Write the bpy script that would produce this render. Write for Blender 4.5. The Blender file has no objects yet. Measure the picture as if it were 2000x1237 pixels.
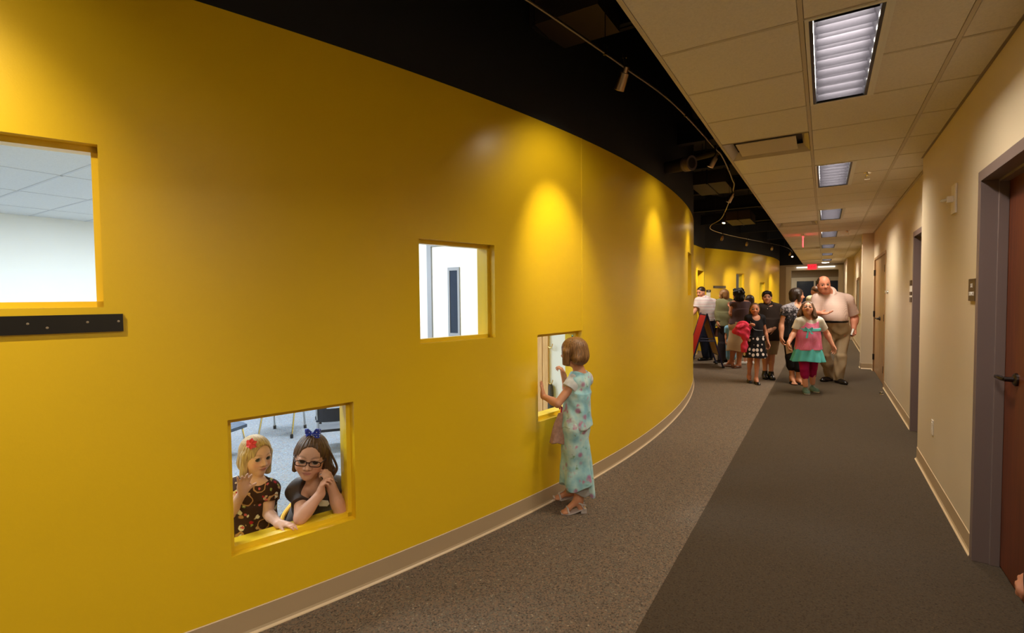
import bpy, bmesh, math, random
import numpy as np
from mathutils import Matrix, Vector
random.seed(3); np.random.seed(3)
SC = bpy.context.scene
COL = SC.collection

# ------------------------------------------------------------------ camera, world, light, exposure
FPX, YAW, PITCH, ROLL, EYE = 986.473, 0.553757, -0.0377992, -0.00966456, 1.48
def cam_axes():
    c, s = math.cos(YAW), math.sin(YAW)
    r = np.array([c, s, 0.]); f = np.array([-s, c, 0.]); u = np.array([0., 0., 1.])
    cp, sp = math.cos(PITCH), math.sin(PITCH)
    f, u = f*cp + u*sp, u*cp - f*sp
    cr, sr = math.cos(ROLL), math.sin(ROLL)
    r, u = r*cr + u*sr, u*cr - r*sr
    return r, u, f
CR, CU, CF = cam_axes()
cam = bpy.data.cameras.new('camera')
cam.sensor_fit = 'HORIZONTAL'; cam.sensor_width = 36.0; cam.lens = FPX/2000*36.0
cam.clip_start = 0.05; cam.clip_end = 200
camo = bpy.data.objects.new('camera', cam); COL.objects.link(camo)
camo.matrix_world = Matrix(((CR[0], CU[0], -CF[0], 0), (CR[1], CU[1], -CF[1], 0), (CR[2], CU[2], -CF[2], EYE), (0, 0, 0, 1)))
SC.camera = camo
SC.view_settings.view_transform = 'Standard'; SC.view_settings.look = 'None'
SC.view_settings.gamma = 1.0; SC.view_settings.use_curve_mapping = False
SC.view_settings.exposure = 0.0
w = bpy.data.worlds.new('world'); SC.world = w; w.use_nodes = True
bg = w.node_tree.nodes['Background']; bg.inputs[0].default_value = (1.0, 0.80, 0.58, 1); bg.inputs[1].default_value = 0.10

def lamp(kind, loc, power, color=(1, 1, 1), aim=None, **kw):
    d = bpy.data.lights.new(kind.lower()+'_lamp', kind); d.energy = power; d.color = color
    for k, v in kw.items(): setattr(d, k, v)
    o = bpy.data.objects.new(kind.lower()+'_lamp', d); COL.objects.link(o); o.location = loc
    if aim is not None:
        o.rotation_euler = (Vector(aim)-Vector(loc)).to_track_quat('-Z', 'Y').to_euler()
    return o
CEIL = 2.667
ROW0, ROWP = 2.566, 0.580
HALL_POWER, ROOM_POWER, TRACK_POWER = 50.0, 94.0, 40.0
HALL_COL = (1.0, 0.92, 0.79); ROOM_COL = (0.85, 0.93, 1.0); TRACK_COL = (1.0, 0.87, 0.64)
light_rows = [-10, -5, 0, 5, 10, 15, 20, 25, 30]
for k in light_rows:                                   # the lamps inside the recessed corridor fixtures
    y = ROW0 + ROWP*(k+1)
    lamp('AREA', (0.065, y, CEIL+0.085), HALL_POWER*(1.75 if k >= 10 else 1.55 if k >= 5 else .9 if k >= 0 else .85), HALL_COL, aim=(0.065, y, 0), shape='RECTANGLE', size=0.22, size_y=1.08)
for x, y in ((-4.4, 0.6), (-4.4, 3.2), (-6.9, 0.6), (-6.9, 3.2)):   # the lamps of the classroom fixtures
    lamp('AREA', (x, y, CEIL-0.012), ROOM_POWER, ROOM_COL, aim=(x, y, 0), shape='RECTANGLE', size=0.54, size_y=1.1)
lamp('AREA', (-4.6, 8.2, CEIL-0.012), ROOM_POWER*.8, ROOM_COL, aim=(-4.6, 8.2, 0), shape='RECTANGLE', size=0.54, size_y=1.1)
lamp('AREA', (-4.6, 17.4, CEIL-0.012), ROOM_POWER, ROOM_COL, aim=(-4.6, 17.4, 0), shape='RECTANGLE', size=0.54, size_y=1.1)
lamp('SPOT', (-2.42, 11.2, 2.66), 120, HALL_COL, aim=(-2.0, 11.7, 1.0), spot_size=math.radians(110), spot_blend=1.0, shadow_soft_size=.08)   # unseen lamp added behind the bend to brighten the man in the polo
lamp('AREA', (-1.2, 24.6, 2.55), 22, HALL_COL, aim=(-1.2, 24.6, 0), shape='RECTANGLE', size=1.4, size_y=0.3)

# ------------------------------------------------------------------ materials
def lin(c):
    return tuple((x/12.92 if x <= 0.04045 else ((x+0.055)/1.055)**2.4) for x in c)
def rgb(r, g, b): return lin((r/255, g/255, b/255)) + (1.0,)
class NT:
    def __init__(s, name):
        s.m = bpy.data.materials.new(name); s.m.use_nodes = True
        s.t = s.m.node_tree; s.n = s.t.nodes; s.b = s.n['Principled BSDF']; s.out = s.n['Material Output']
    def add(s, typ, **kw):
        n = s.n.new(typ)
        for k, v in kw.items():
            if k.startswith('i_'):
                key = k[2:]; n.inputs[int(key) if key.isdigit() else key].default_value = v
            else: setattr(n, k, v)
        return n
    def link(s, a, b): s.t.links.new(a, b)
    def coord(s, kind='Object', scale=(1, 1, 1), rot=(0, 0, 0)):
        tc = s.add('ShaderNodeTexCoord'); mp = s.add('ShaderNodeMapping')
        mp.inputs['Scale'].default_value = scale; mp.inputs['Rotation'].default_value = rot
        s.link(tc.outputs[kind], mp.inputs[0]); return mp.outputs[0]
    def noise(s, vec, scale, detail=3, rough=.6):
        n = s.add('ShaderNodeTexNoise'); n.inputs['Scale'].default_value = scale; n.inputs['Detail'].default_value = detail
        n.inputs['Roughness'].default_value = rough; s.link(vec, n.inputs['Vector']); return n
    def voro(s, vec, scale, feature='F1', rand=1.0):
        n = s.add('ShaderNodeTexVoronoi', feature=feature); n.inputs['Scale'].default_value = scale
        n.inputs['Randomness'].default_value = rand; s.link(vec, n.inputs['Vector']); return n
    def ramp(s, fac, stops, interp='LINEAR'):
        n = s.add('ShaderNodeValToRGB'); cr = n.color_ramp; cr.interpolation = interp
        while len(cr.elements) < len(stops): cr.elements.new(0.5)
        for e, (p, c) in zip(cr.elements, stops): e.position = p; e.color = c
        s.link(fac, n.inputs[0]); return n.outputs[0]
    def math(s, op, a, b=None, c=None):
        n = s.add('ShaderNodeMath', operation=op)
        for i, v in enumerate((a, b, c)):
            if v is None: continue
            if isinstance(v, (int, float)): n.inputs[i].default_value = v
            else: s.link(v, n.inputs[i])
        return n.outputs[0]
    def mix(s, fac, a, b):
        n = s.add('ShaderNodeMix', data_type='RGBA')
        for sock, v in ((n.inputs[0], fac), (n.inputs[6], a), (n.inputs[7], b)):
            if isinstance(v, (int, float)): sock.default_value = v
            elif isinstance(v, tuple): sock.default_value = v
            else: s.link(v, sock)
        return n.outputs[2]
    def base(s, v):
        if isinstance(v, tuple): s.b.inputs['Base Color'].default_value = v
        else: s.link(v, s.b.inputs['Base Color'])
    def bump(s, h, strength=.2, dist=.01):
        n = s.add('ShaderNodeBump'); n.inputs['Strength'].default_value = strength; n.inputs['Distance'].default_value = dist
        s.link(h, n.inputs['Height']); s.link(n.outputs[0], s.b.inputs['Normal'])
    def set(s, rough=None, metal=None, spec=None, **kw):
        if rough is not None: s.b.inputs['Roughness'].default_value = rough
        if metal is not None: s.b.inputs['Metallic'].default_value = metal
        if spec is not None: s.b.inputs['Specular IOR Level'].default_value = spec
        for k, v in kw.items(): s.b.inputs[k.replace('_', ' ')].default_value = v
        return s.m
def plain(name, c, rough=.5, metal=0., spec=.5, grain=0.0, gscale=40, bump=0.0):
    t = NT(name)
    if grain or bump:
        v = t.coord(); n = t.noise(v, gscale, 4)
        d = tuple(max(0, x*(1-grain)) for x in c[:3])+(1,); l = tuple(min(1, x*(1+grain)) for x in c[:3])+(1,)
        t.base(t.ramp(n.outputs['Fac'], [(.3, d), (.7, l)]))
        if bump: t.bump(n.outputs['Fac'], bump, .004)
    else: t.base(c)
    return t.set(rough, metal, spec)
def emit(name, c, strength, base=(0.02, 0.02, 0.02, 1)):
    t = NT(name); t.base(base); t.b.inputs['Emission Color'].default_value = c; t.b.inputs['Emission Strength'].default_value = strength
    return t.set(.5)
M = {}
def paint(name, c, rough, bscale=130, bstr=.06, spec=.5):
    t = NT(name); v = t.coord(); n = t.noise(v, bscale, 3); n2 = t.noise(v, 1.3, 2)
    a = tuple(x*.96 for x in c[:3])+(1,)
    t.base(t.ramp(n2.outputs['Fac'], [(.3, a), (.7, c)])); t.bump(n.outputs['Fac'], bstr, .003)
    return t.set(rough, 0, spec)
M['yellow'] = paint('yellow_eggshell_paint', rgb(238, 196, 30), .30, 160, .07)
M['yellow_trim'] = paint('yellow_satin_trim_paint', rgb(242, 204, 40), .3, 60, .02)
M['black'] = paint('black_matt_paint', rgb(26, 25, 27), .75)
M['beige'] = paint('beige_wall_paint', rgb(216, 199, 170), .42, 160, .05)
M['taupe'] = paint('taupe_wall_paint', rgb(176, 154, 120), .5)
M['cream'] = paint('cream_trim_paint', rgb(226, 212, 184), .45)
M['white_wall'] = paint('white_wall_paint', rgb(238, 240, 238), .5)
def tile_mat(name, c):
    t = NT(name); v = t.coord(); n = t.noise(v, 90, 5, .7); n2 = t.noise(v, 300, 2)
    t.base(t.ramp(n.outputs['Fac'], [(.25, tuple(x*.86 for x in c[:3])+(1,)), (.6, c)]))
    t.bump(n2.outputs['Fac'], .25, .002); return t.set(.9, 0, .2)
M['tile'] = tile_mat('ceiling_tile_fibre', rgb(226, 218, 208))
M['room_tile'] = tile_mat('classroom_tile_fibre', rgb(232, 234, 234))
M['tbar'] = plain('ceiling_grid_metal', rgb(196, 184, 166), .5)
M['room_tbar'] = plain('classroom_grid_metal', rgb(205, 208, 212), .5)
def carpet(name, cols, scale, rough=.95, bs=.5):
    t = NT(name); v = t.coord()
    a = t.voro(v, scale); n = t.noise(v, scale*.55, 4, .75)
    f = t.math('ADD', t.math('MULTIPLY', a.outputs['Color'], .62), t.math('MULTIPLY', n.outputs['Fac'], .38))
    k = len(cols)
    t.base(t.ramp(f, [(.16+.68*i/(k-1), c) for i, c in enumerate(cols)]))
    t.bump(n.outputs['Fac'], bs, .006); return t.set(rough, 0, .1, Sheen_Weight=.1)
M['carpet_a'] = carpet('mottled_loop_carpet', [rgb(34, 32, 32), rgb(84, 72, 60), rgb(108, 95, 82), rgb(132, 106, 84), rgb(96, 93, 82), rgb(182, 164, 138)], 140)
M['carpet_b'] = carpet('dark_loop_carpet', [rgb(42, 33, 24), rgb(66, 53, 38), rgb(76, 62, 46), rgb(70, 60, 48), rgb(92, 74, 54)], 160, bs=.4)
M['carpet_c'] = carpet('blue_grey_loop_carpet', [rgb(56, 62, 76), rgb(98, 106, 122), rgb(124, 134, 150), rgb(132, 122, 116), rgb(116, 138, 152), rgb(176, 184, 196)], 120)
M['base'] = plain('tan_vinyl_base', rgb(184, 160, 126), .38)
M['base_lip'] = plain('tan_vinyl_lip', rgb(222, 196, 158), .4)
M['frame_dark'] = plain('dark_brown_frame_paint', rgb(122, 105, 101), .38)
def wood(name, a, b, axis=2, scale=1.0, rough=.35):
    t = NT(name); sc = [14*scale, 14*scale, 14*scale]; sc[axis] = .9*scale
    v = t.coord(scale=tuple(sc)); n = t.noise(v, 3.2, 6, .65); n2 = t.noise(t.coord(scale=tuple(x*6 for x in sc)), 4, 3)
    f = t.math('ADD', t.math('MULTIPLY', n.outputs['Fac'], .75), t.math('MULTIPLY', n2.outputs['Fac'], .25))
    t.base(t.ramp(f, [(.32, a), (.68, b)])); t.bump(f, .05, .002); return t.set(rough)
M['mahogany'] = wood('red_mahogany_veneer', rgb(78, 34, 16), rgb(118, 58, 28))
M['oak'] = wood('light_oak_veneer', rgb(150, 112, 72), rgb(178, 138, 94))
M['pine'] = wood('pine_board', rgb(196, 148, 92), rgb(232, 190, 134), rough=.5)
M['bronze'] = plain('dark_bronze_metal', rgb(70, 62, 60), .3, .9)
M['chrome'] = plain('polished_chrome', rgb(214, 212, 206), .15, 1.0)
M['nickel'] = plain('brushed_nickel', rgb(176, 166, 152), .32, 1.0)
M['brass'] = plain('brass_metal', rgb(214, 176, 96), .25, 1.0)
M['white_plastic'] = plain('white_plastic', rgb(232, 222, 210), .4)
M['black_plastic'] = plain('black_plastic', rgb(26, 26, 30), .35)
M['navy_plastic'] = plain('navy_plastic', rgb(34, 40, 58), .35, grain=.1)
M['ledge_black'] = plain('black_satin_board', rgb(12, 11, 13), .3)
M['lamp_white'] = emit('lamp_glow_white', (1, .96, .9, 1), 9.0)
M['spot_glow'] = emit('spotlight_glow', (1, .93, .8, 1), 14.0)
M['lamp_strip'] = emit('strip_light_glow', (1, .95, .88, 1), 1.3)
M['room_panel'] = emit('classroom_light_panel', (.92, .97, 1, 1), 2.2)
M['red_glow'] = emit('red_exit_glow', (1, .02, .035, 1), 1.6)
M['red_edge'] = emit('red_acrylic_edge_glow', (1, .05, .06, 1), 4.0)
M['louver'] = plain('brushed_aluminium_louver', rgb(84, 82, 90), .32, 1.0, grain=.05, gscale=60)
M['light_rim'] = plain('white_enamel_rim', rgb(226, 222, 212), .35)
M['sign_brown'] = plain('brown_sign_plastic', rgb(78, 58, 34), .45)
M['sign_white'] = plain('white_letter_vinyl', rgb(240, 232, 222), .5)
M['paper'] = plain('white_paper', rgb(238, 232, 222), .7)
def glass(name, tint=(1, 1, 1, 1)):
    t = NT(name); n = t.n; g = t.add('ShaderNodeBsdfGlossy'); g.inputs['Roughness'].default_value = .02
    tr = t.add('ShaderNodeBsdfTransparent'); tr.inputs[0].default_value = tint
    fz = t.add("ShaderNodeFresnel"); fz.inputs[0].default_value = 1.45; ge = t.add("ShaderNodeNewGeometry")
    fr = t.add("ShaderNodeMath", operation="MULTIPLY"); iv = t.math("SUBTRACT", 1.0, ge.outputs["Backfacing"]); t.link(fz.outputs[0], fr.inputs[0]); t.link(iv, fr.inputs[1])
    mx = t.add('ShaderNodeMixShader'); t.link(fr.outputs[0], mx.inputs[0]); t.link(tr.outputs[0], mx.inputs[1]); t.link(g.outputs[0], mx.inputs[2])
    t.link(mx.outputs[0], t.out.inputs[0]); n.remove(t.b); return t.m
M['glass'] = glass('clear_window_glass', (.97, .985, .98, 1))
M['dark_glass'] = plain('dark_blue_door_glass', rgb(44, 54, 72), .12)

# ------------------------------------------------------------------ mesh helpers
class MB:
    def __init__(s): s.v = []; s.f = []
    def quad(s, a, b, c, d):
        i = len(s.v); s.v += [tuple(a), tuple(b), tuple(c), tuple(d)]; s.f.append((i, i+1, i+2, i+3)); return s
    def box(s, lo, hi):
        x0, y0, z0 = lo; x1, y1, z1 = hi; i = len(s.v)
        s.v += [(x0, y0, z0), (x1, y0, z0), (x1, y1, z0), (x0, y1, z0), (x0, y0, z1), (x1, y0, z1), (x1, y1, z1), (x0, y1, z1)]
        s.f += [(i, i+3, i+2, i+1), (i+4, i+5, i+6, i+7), (i, i+1, i+5, i+4), (i+1, i+2, i+6, i+5), (i+2, i+3, i+7, i+6), (i+3, i, i+4, i+7)]; return s
    def obox(s, c, ax, ay, az):                          # oriented box: centre and three half-axis vectors
        c, ax, ay, az = (np.array(q, float) for q in (c, ax, ay, az)); i = len(s.v)
        for sz in (-1, 1):
            for sx, sy in ((-1, -1), (1, -1), (1, 1), (-1, 1)): s.v.append(tuple(c+sx*ax+sy*ay+sz*az))
        s.f += [(i, i+3, i+2, i+1), (i+4, i+5, i+6, i+7), (i, i+1, i+5, i+4), (i+1, i+2, i+6, i+5), (i+2, i+3, i+7, i+6), (i+3, i, i+4, i+7)]; return s
    def tube(s, pts, r, n=10, caps=True):
        pts = [np.array(p, float) for p in pts]; rs = r if isinstance(r, (list, tuple)) else [r]*len(pts)
        up = None; base = len(s.v)
        for k, p in enumerate(pts):
            d = (pts[min(k+1, len(pts)-1)]-pts[max(k-1, 0)]); d = d/(np.linalg.norm(d)+1e-9)
            if up is None:
                up = np.array([0, 0, 1.]) if abs(d[2]) < .9 else np.array([1., 0, 0])
            up = up-d*(up@d); up /= np.linalg.norm(up)+1e-9; sd = np.cross(d, up)
            for j in range(n):
                a = 2*math.pi*j/n; s.v.append(tuple(p+rs[k]*(math.cos(a)*up+math.sin(a)*sd)))
        for k in range(len(pts)-1):
            for j in range(n):
                a, b = base+k*n+j, base+k*n+(j+1) % n; s.f.append((a, b, b+n, a+n))
        if caps:
            s.f.append(tuple(base+j for j in range(n))[::-1]); s.f.append(tuple(base+(len(pts)-1)*n+j for j in range(n)))
        return s
    def ring(s, c, prof, n=24, ax=(0, 0, 1)):            # lathe: prof = [(r, h)] along axis
        ax = np.array(ax, float); ax /= np.linalg.norm(ax); t = np.array([1., 0, 0]) if abs(ax[0]) < .9 else np.array([0, 1., 0])
        u = np.cross(ax, t); u /= np.linalg.norm(u); v = np.cross(ax, u); c = np.array(c, float); b = len(s.v)
        for r, hh in prof:
            for j in range(n):
                a = 2*math.pi*j/n; s.v.append(tuple(c+ax*hh+r*(math.cos(a)*u+math.sin(a)*v)))
        for k in range(len(prof)-1):
            for j in range(n):
                a, q = b+k*n+j, b+k*n+(j+1) % n; s.f.append((a, q, q+n, a+n))
        s.f.append(tuple(b+j for j in range(n))[::-1]); s.f.append(tuple(b+(len(prof)-1)*n+j for j in range(n)))
        return s
    def prism(s, poly, z0, z1):
        n = len(poly); b = len(s.v)
        s.v += [(x, y, z0) for x, y in poly]+[(x, y, z1) for x, y in poly]
        s.f.append(tuple(b+j for j in range(n))[::-1]); s.f.append(tuple(b+n+j for j in range(n)))
        for j in range(n): s.f.append((b+j, b+(j+1) % n, b+n+(j+1) % n, b+n+j))
        return s
WLOC = {}
def worldloc(o):
    p = np.zeros(3)
    while o is not None: p += np.array(o.location); o = o.parent
    return p
def obj(name, mb, mat, parent=None, loc=None, smooth=False, bevel=0.0):
    """one linked mesh object; vertices are given in world coordinates and stored relative to the object"""
    me = bpy.data.meshes.new(name)
    org = np.array(loc if loc is not None else (worldloc(parent) if parent else (0, 0, 0)), float)
    vv = np.array(mb.v, float)-org
    me.from_pydata(vv.tolist(), [], mb.f); me.update()
    bm = bmesh.new(); bm.from_mesh(me); bmesh.ops.recalc_face_normals(bm, faces=bm.faces)
    if bevel: bmesh.ops.bevel(bm, geom=[e for e in bm.edges], offset=bevel, segments=2, affect='EDGES', profile=.5)
    bm.to_mesh(me); bm.free()
    if smooth:
        me.shade_smooth()
        try: me.set_sharp_from_angle(angle=math.radians(38))
        except Exception: pass
    me.materials.append(mat if not isinstance(mat, str) else M[mat])
    o = bpy.data.objects.new(name, me); COL.objects.link(o)
    if parent is not None:
        o.parent = parent; o.location = org-worldloc(parent)
    else: o.location = org
    return o
def tag(o, label=None, cat=None, group=None, kind=None):
    if label: o['label'] = label
    if cat: o['category'] = cat
    if group: o['group'] = group
    if kind: o['kind'] = kind
    return o
def thing(name, label, cat, loc=(0, 0, 0), group=None):
    o = bpy.data.objects.new(name, None); o.empty_display_size = .1; COL.objects.link(o); o.location = loc
    return tag(o, label, cat, group)
def struct(name, mb, mat, label=None, parent=None, **kw):
    o = obj(name, mb, mat, parent, **kw)
    if parent is None: tag(o, label, None, None, 'structure')
    return o
def setting(name, label=None, loc=(0, 0, 0)):
    o = bpy.data.objects.new(name, None); o.empty_display_size = .1; COL.objects.link(o); o.location = loc
    return tag(o, label, None, None, 'structure')
def copy_tree(o, dloc, label=None, group=None, parent=None):
    c = o.copy(); COL.objects.link(c)
    if parent is None: c.location = Vector(o.location)+Vector(dloc)
    else: c.parent = parent
    for ch in list(o.children): copy_tree(ch, dloc, parent=c)
    if label: c['label'] = label
    if group: c['group'] = group
    return c
def text_mesh(body, size, M4, mat, parent, name='lettering', depth=.0006):
    cu = bpy.data.curves.new(name, 'FONT'); cu.body = body; cu.size = size; cu.align_x = 'CENTER'; cu.align_y = 'CENTER'; cu.extrude = depth; cu.resolution_u = 2
    t = bpy.data.objects.new(name, cu); COL.objects.link(t)
    me = bpy.data.meshes.new_from_object(t); bpy.data.objects.remove(t); bpy.data.curves.remove(cu)
    org = worldloc(parent); mm = M4.copy(); mm.translation = mm.translation-Vector(org); me.transform(mm)
    me.materials.append(M[mat]); o = bpy.data.objects.new(name, me); COL.objects.link(o); o.parent = parent; return o
def facing(loc, x, y):                                   # matrix whose local x,y axes are the given world vectors
    x = Vector(x).normalized(); y = Vector(y).normalized(); z = x.cross(y)
    return Matrix(((x.x, y.x, z.x, loc[0]), (x.y, y.y, z.y, loc[1]), (x.z, y.z, z.z, loc[2]), (0, 0, 0, 1)))

# ------------------------------------------------------------------ the two curved walls
def arc1(s):
    R, xc = (13.0, -14.5) if s < 0 else (17.0, -18.5)
    a = s/R; n = np.array([math.cos(a), math.sin(a)])
    return np.array([xc, 5.3])+R*n, n
def arc2(s):
    R = 18.0; a = s/R; n = np.array([math.cos(a), math.sin(a)])
    return np.array([-19.45, 21.0])+R*n, n
def breaks(lo, hi, step, extra):
    e = sorted(set([lo, hi]+[round(x, 4) for x in extra])); out = []
    for a, b in zip(e[:-1], e[1:]):
        k = max(1, int(math.ceil((b-a)/step))); out += [a+(b-a)*i/k for i in range(k)]
    return out+[e[-1]]
def curved_wall(name, P, s0, s1, z0, z1, th, holes, mat, step=.16):
    mb = MB(); ss = breaks(s0, s1, step, [x for h_ in holes for x in h_[:2]]); zz = sorted(set([z0, z1]+[x for h_ in holes for x in h_[2:]]))
    def pt(s, z, d): p, n = P(s); q = p-n*d; return (q[0], q[1], z)
    for a, b in zip(ss[:-1], ss[1:]):
        for c, d in zip(zz[:-1], zz[1:]):
            m = ((a+b)/2, (c+d)/2)
            if any(h_[0] < m[0] < h_[1] and h_[2] < m[1] < h_[3] for h_ in holes): continue
            mb.quad(pt(a, c, 0), pt(b, c, 0), pt(b, d, 0), pt(a, d, 0)); mb.quad(pt(b, c, th), pt(a, c, th), pt(a, d, th), pt(b, d, th))
    for a, b in zip(ss[:-1], ss[1:]):
        mb.quad(pt(a, z1, 0), pt(b, z1, 0), pt(b, z1, th), pt(a, z1, th)); mb.quad(pt(b, z0, 0), pt(a, z0, 0), pt(a, z0, th), pt(b, z0, th))
        for h_ in holes:
            if h_[0]-1e-6 <= a and b <= h_[1]+1e-6:
                mb.quad(pt(a, h_[2], 0), pt(b, h_[2], 0), pt(b, h_[2], th), pt(a, h_[2], th)); mb.quad(pt(b, h_[3], 0), pt(a, h_[3], 0), pt(a, h_[3], th), pt(b, h_[3], th))
    for e in (s0, s1): mb.quad(pt(e, z0, 0), pt(e, z1, 0), pt(e, z1, th), pt(e, z0, th))
    for h_ in holes:
        for e in h_[:2]: mb.quad(pt(e, h_[2], 0), pt(e, h_[3], 0), pt(e, h_[3], th), pt(e, h_[2], th))
    o = struct(name, mb, mat)
    bm = bmesh.new(); bm.from_mesh(o.data); bmesh.ops.remove_doubles(bm, verts=bm.verts, dist=1e-4); bmesh.ops.recalc_face_normals(bm, faces=bm.faces)
    for f in bm.faces: f.smooth = True
    bm.to_mesh(o.data); bm.free(); o.data.set_sharp_from_angle(angle=math.radians(30)); return o
WIN1 = {1: (-5.19, -4.587, 1.458, 2.062), 2: (-4.19, -3.627, .368, .965), 3: (-3.228, -2.657, 1.227, 1.81), 4: (-2.24, -1.665, .605, 1.218), 5: (1.95, 2.52, 1.487, 2.09)}
WIN2 = {6: (-5.15, -4.6, 1.5, 2.12), 7: (-3.25, -2.68, 1.29, 1.885)}
ZT, TH = 2.70, 0.155
wl = curved_wall('wall_left', arc1, -8.5, 6.62, 0.0, ZT, TH, list(WIN1.values()), M['yellow'])
wl['label'] = 'long curved yellow corridor wall with scattered square windows'
seam = MB()
p, n = arc1(-1.664); t_ = np.array([-n[1], n[0]])
seam.obox((*(p+n*.0008), (1.22+ZT)/2), (*(t_*.003), 0), (*(n*.002), 0), (0, 0, (ZT-1.22)/2)); struct('wall_seam', seam, 'yellow_trim', parent=wl)
w2 = curved_wall('wall_left', arc2, -6.88, 3.2, 0.0, 2.76, TH, list(WIN2.values()), M['yellow'])
w2['label'] = 'curved yellow wall far down the corridor behind the people'
mb = MB()                                                # straight yellow wall with the doorway between both curves
DY0, DY1, DZ = 13.35, 14.12, 2.13
mb.box((-2.74-TH, 11.7, 0), (-2.74, DY0, 2.73)); mb.box((-2.74-TH, DY1, 0), (-2.74, 14.33, 2.73)); mb.box((-2.74-TH, DY0, DZ), (-2.74, DY1, 2.73))
struct('wall_left', mb, 'yellow', 'straight yellow wall piece with the doorway beside the man in the white polo')
up = MB()
def strip(mb, P, ss, z0, z1, d=0.0):
    for a, b in zip(ss[:-1], ss[1:]):
        (pa, na), (pb, nb) = P(a), P(b); pa, pb = pa-na*d, pb-nb*d
        mb.quad((*pa, z0), (*pb, z0), (*pb, z1), (*pa, z1))
strip(up, arc1, breaks(-8.5, 6.62, .2, []), ZT, 4.2, .004); strip(up, arc2, breaks(-6.88, 3.2, .2, []), 2.76, 4.2, .004)
up.box((-2.74-TH, 11.7, 2.73), (-2.742, 14.33, 4.2)); up.box((-2.7, 22.98, 2.66), (-.7, 23.2, 4.2))
struct('wall_upper', up, 'black', 'black painted wall above the yellow curve')
dk = MB(); dk.box((-3.4, -3.2, 4.2), (-0.6, 23.4, 4.3)); dk.box((-.722, -3.2, CEIL+.012), (-.69, 23.2, 4.2))
struct('ceiling', dk, 'black', 'black painted open deck above the track lights')
for y in (1.1, 3.6, 6.35, 7.7, 9.6, 11.6, 13.8, 16.2, 18.6):
    b = MB(); z = 3.42 if y < 6 else 3.3
    b.box((-3.3, y-.05, z), (-.73, y+.05, z+.02)); b.box((-3.3, y-.008, z), (-.73, y+.008, z+.26)); b.box((-3.3, y-.05, z+.24), (-.73, y+.05, z+.26))
    struct('ceiling_beam', b, 'black', 'black steel joist crossing the open deck')

def window(nm, P, h_, wood_mat='yellow_trim'):
    s0, s1, z0, z1 = h_; (pc, nc) = P((s0+s1)/2); tc = np.array([-nc[1], nc[0]])
    root = setting('window_%d' % nm, None, (*pc, (z0+z1)/2)); hw = (s1-s0)/2; hh = (z1-z0)/2
    c0 = np.array([*pc, (z0+z1)/2]); N = np.array([*nc, 0.]); T = np.array([*tc, 0.]); Z = np.array([0, 0, 1.])
    for nme, c, ax, az in (('window_jamb', -hw, None, None), ('window_jamb', hw, None, None)):
        m_ = MB(); sg = -1 if c < 0 else 1
        m_.obox(c0+T*(c-sg*.010)-N*.070, T*.012, N*.020, Z*hh); m_.obox(c0+T*(c-sg*.004)-N*.122, T*.006, N*.036, Z*hh)
        struct(nme, m_, wood_mat, parent=root)
    for nme, sg in (('window_sill', -1), ('window_head', 1)):
        m_ = MB(); m_.obox(c0+Z*(sg*(hh-.010))-N*.070, T*hw, N*.020, Z*.012); m_.obox(c0+Z*(sg*(hh-.004))-N*.126, T*hw, N*.045 if sg < 0 else N*.036, Z*.006)
        struct(nme, m_, wood_mat, parent=root)
    g = MB(); g.obox(c0-N*.070, T*(hw-.02), N*.003, Z*(hh-.02)); struct('window_pane', g, 'glass', parent=root)
    return root
WLAB = {1: 'yellow framed square window above the black board', 2: 'low yellow framed window with two girls behind it', 3: 'high square window showing a white door', 4: 'low window the girl in turquoise looks through', 5: 'narrow looking window at the edge of the curve'}
for k, h_ in WIN1.items(): window(k, arc1, h_)['label'] = WLAB[k]
for k, h_ in WIN2.items(): window(k, arc2, h_)['label'] = ('taller window on the distant yellow wall' if k == 6 else 'lower window on the distant yellow wall')

# floors
ss = breaks(-8.5, 6.62, .25, []); fa = MB(); fc = MB()
for a, b in zip(ss[:-1], ss[1:]):
    (pa, na), (pb, nb) = arc1(a), arc1(b)
    qa, qb = pa-na*.1, pb-nb*.1
    fa.quad((*qa, 0), (-.69, pa[1], 0), (-.69, pb[1], 0), (*qb, 0)); fc.quad((-9.5, qa[1], 0), (*qa, 0), (*qb, 0), (-9.5, qb[1], 0))
yl = arc1(6.62)[0][1]
fa.quad((-2.95, yl, 0), (-.69, yl, 0), (-.69, 26.5, 0), (-2.95, 26.5, 0)); fc.quad((-9.5, yl, 0), (-2.95, yl, 0), (-2.95, 26.5, 0), (-9.5, 26.5, 0))
struct('floor', fa, 'carpet_a', 'mottled brown grey carpet along the yellow wall')
fb = MB(); fb.quad((-.69, -3.2, 0), (1.1, -3.2, 0), (1.1, 26.5, 0), (-.69, 26.5, 0))
struct('floor', fb, 'carpet_b', 'dark brown carpet band along the beige wall')
struct('floor', fc, 'carpet_c', 'blue grey mottled classroom carpet')

# baseboards
def base_profile(mb, lip, pts, nrm):
    for (a, na), (b, nb) in zip(zip(pts[:-1], nrm[:-1]), zip(pts[1:], nrm[1:])):
        a, b, na, nb = (np.array(q, float) for q in (a, b, na, nb))
        prof = [(0.0005, .112), (.004, .108), (.005, .02), (.010, .010)]
        for (d0, z0), (d1, z1) in zip(prof[:-1], prof[1:]):
            mb.quad((*(a+na*d1), z1), (*(b+nb*d1), z1), (*(b+nb*d0), z0), (*(a+na*d0), z0))
        lp = [(.010, .011), (.017, .004), (.018, .0), (0, 0)]
        for (d0, z0), (d1, z1) in zip(lp[:-1], lp[1:]):
            lip.quad((*(a+na*d1), z1), (*(b+nb*d1), z1), (*(b+nb*d0), z0), (*(a+na*d0), z0))
        for z, d in ((.112, .004),): lip.quad((*(a+na*.0), z), (*(b+nb*.0), z), (*(b+nb*d), z-.003), (*(a+na*d), z-.003))
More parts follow.
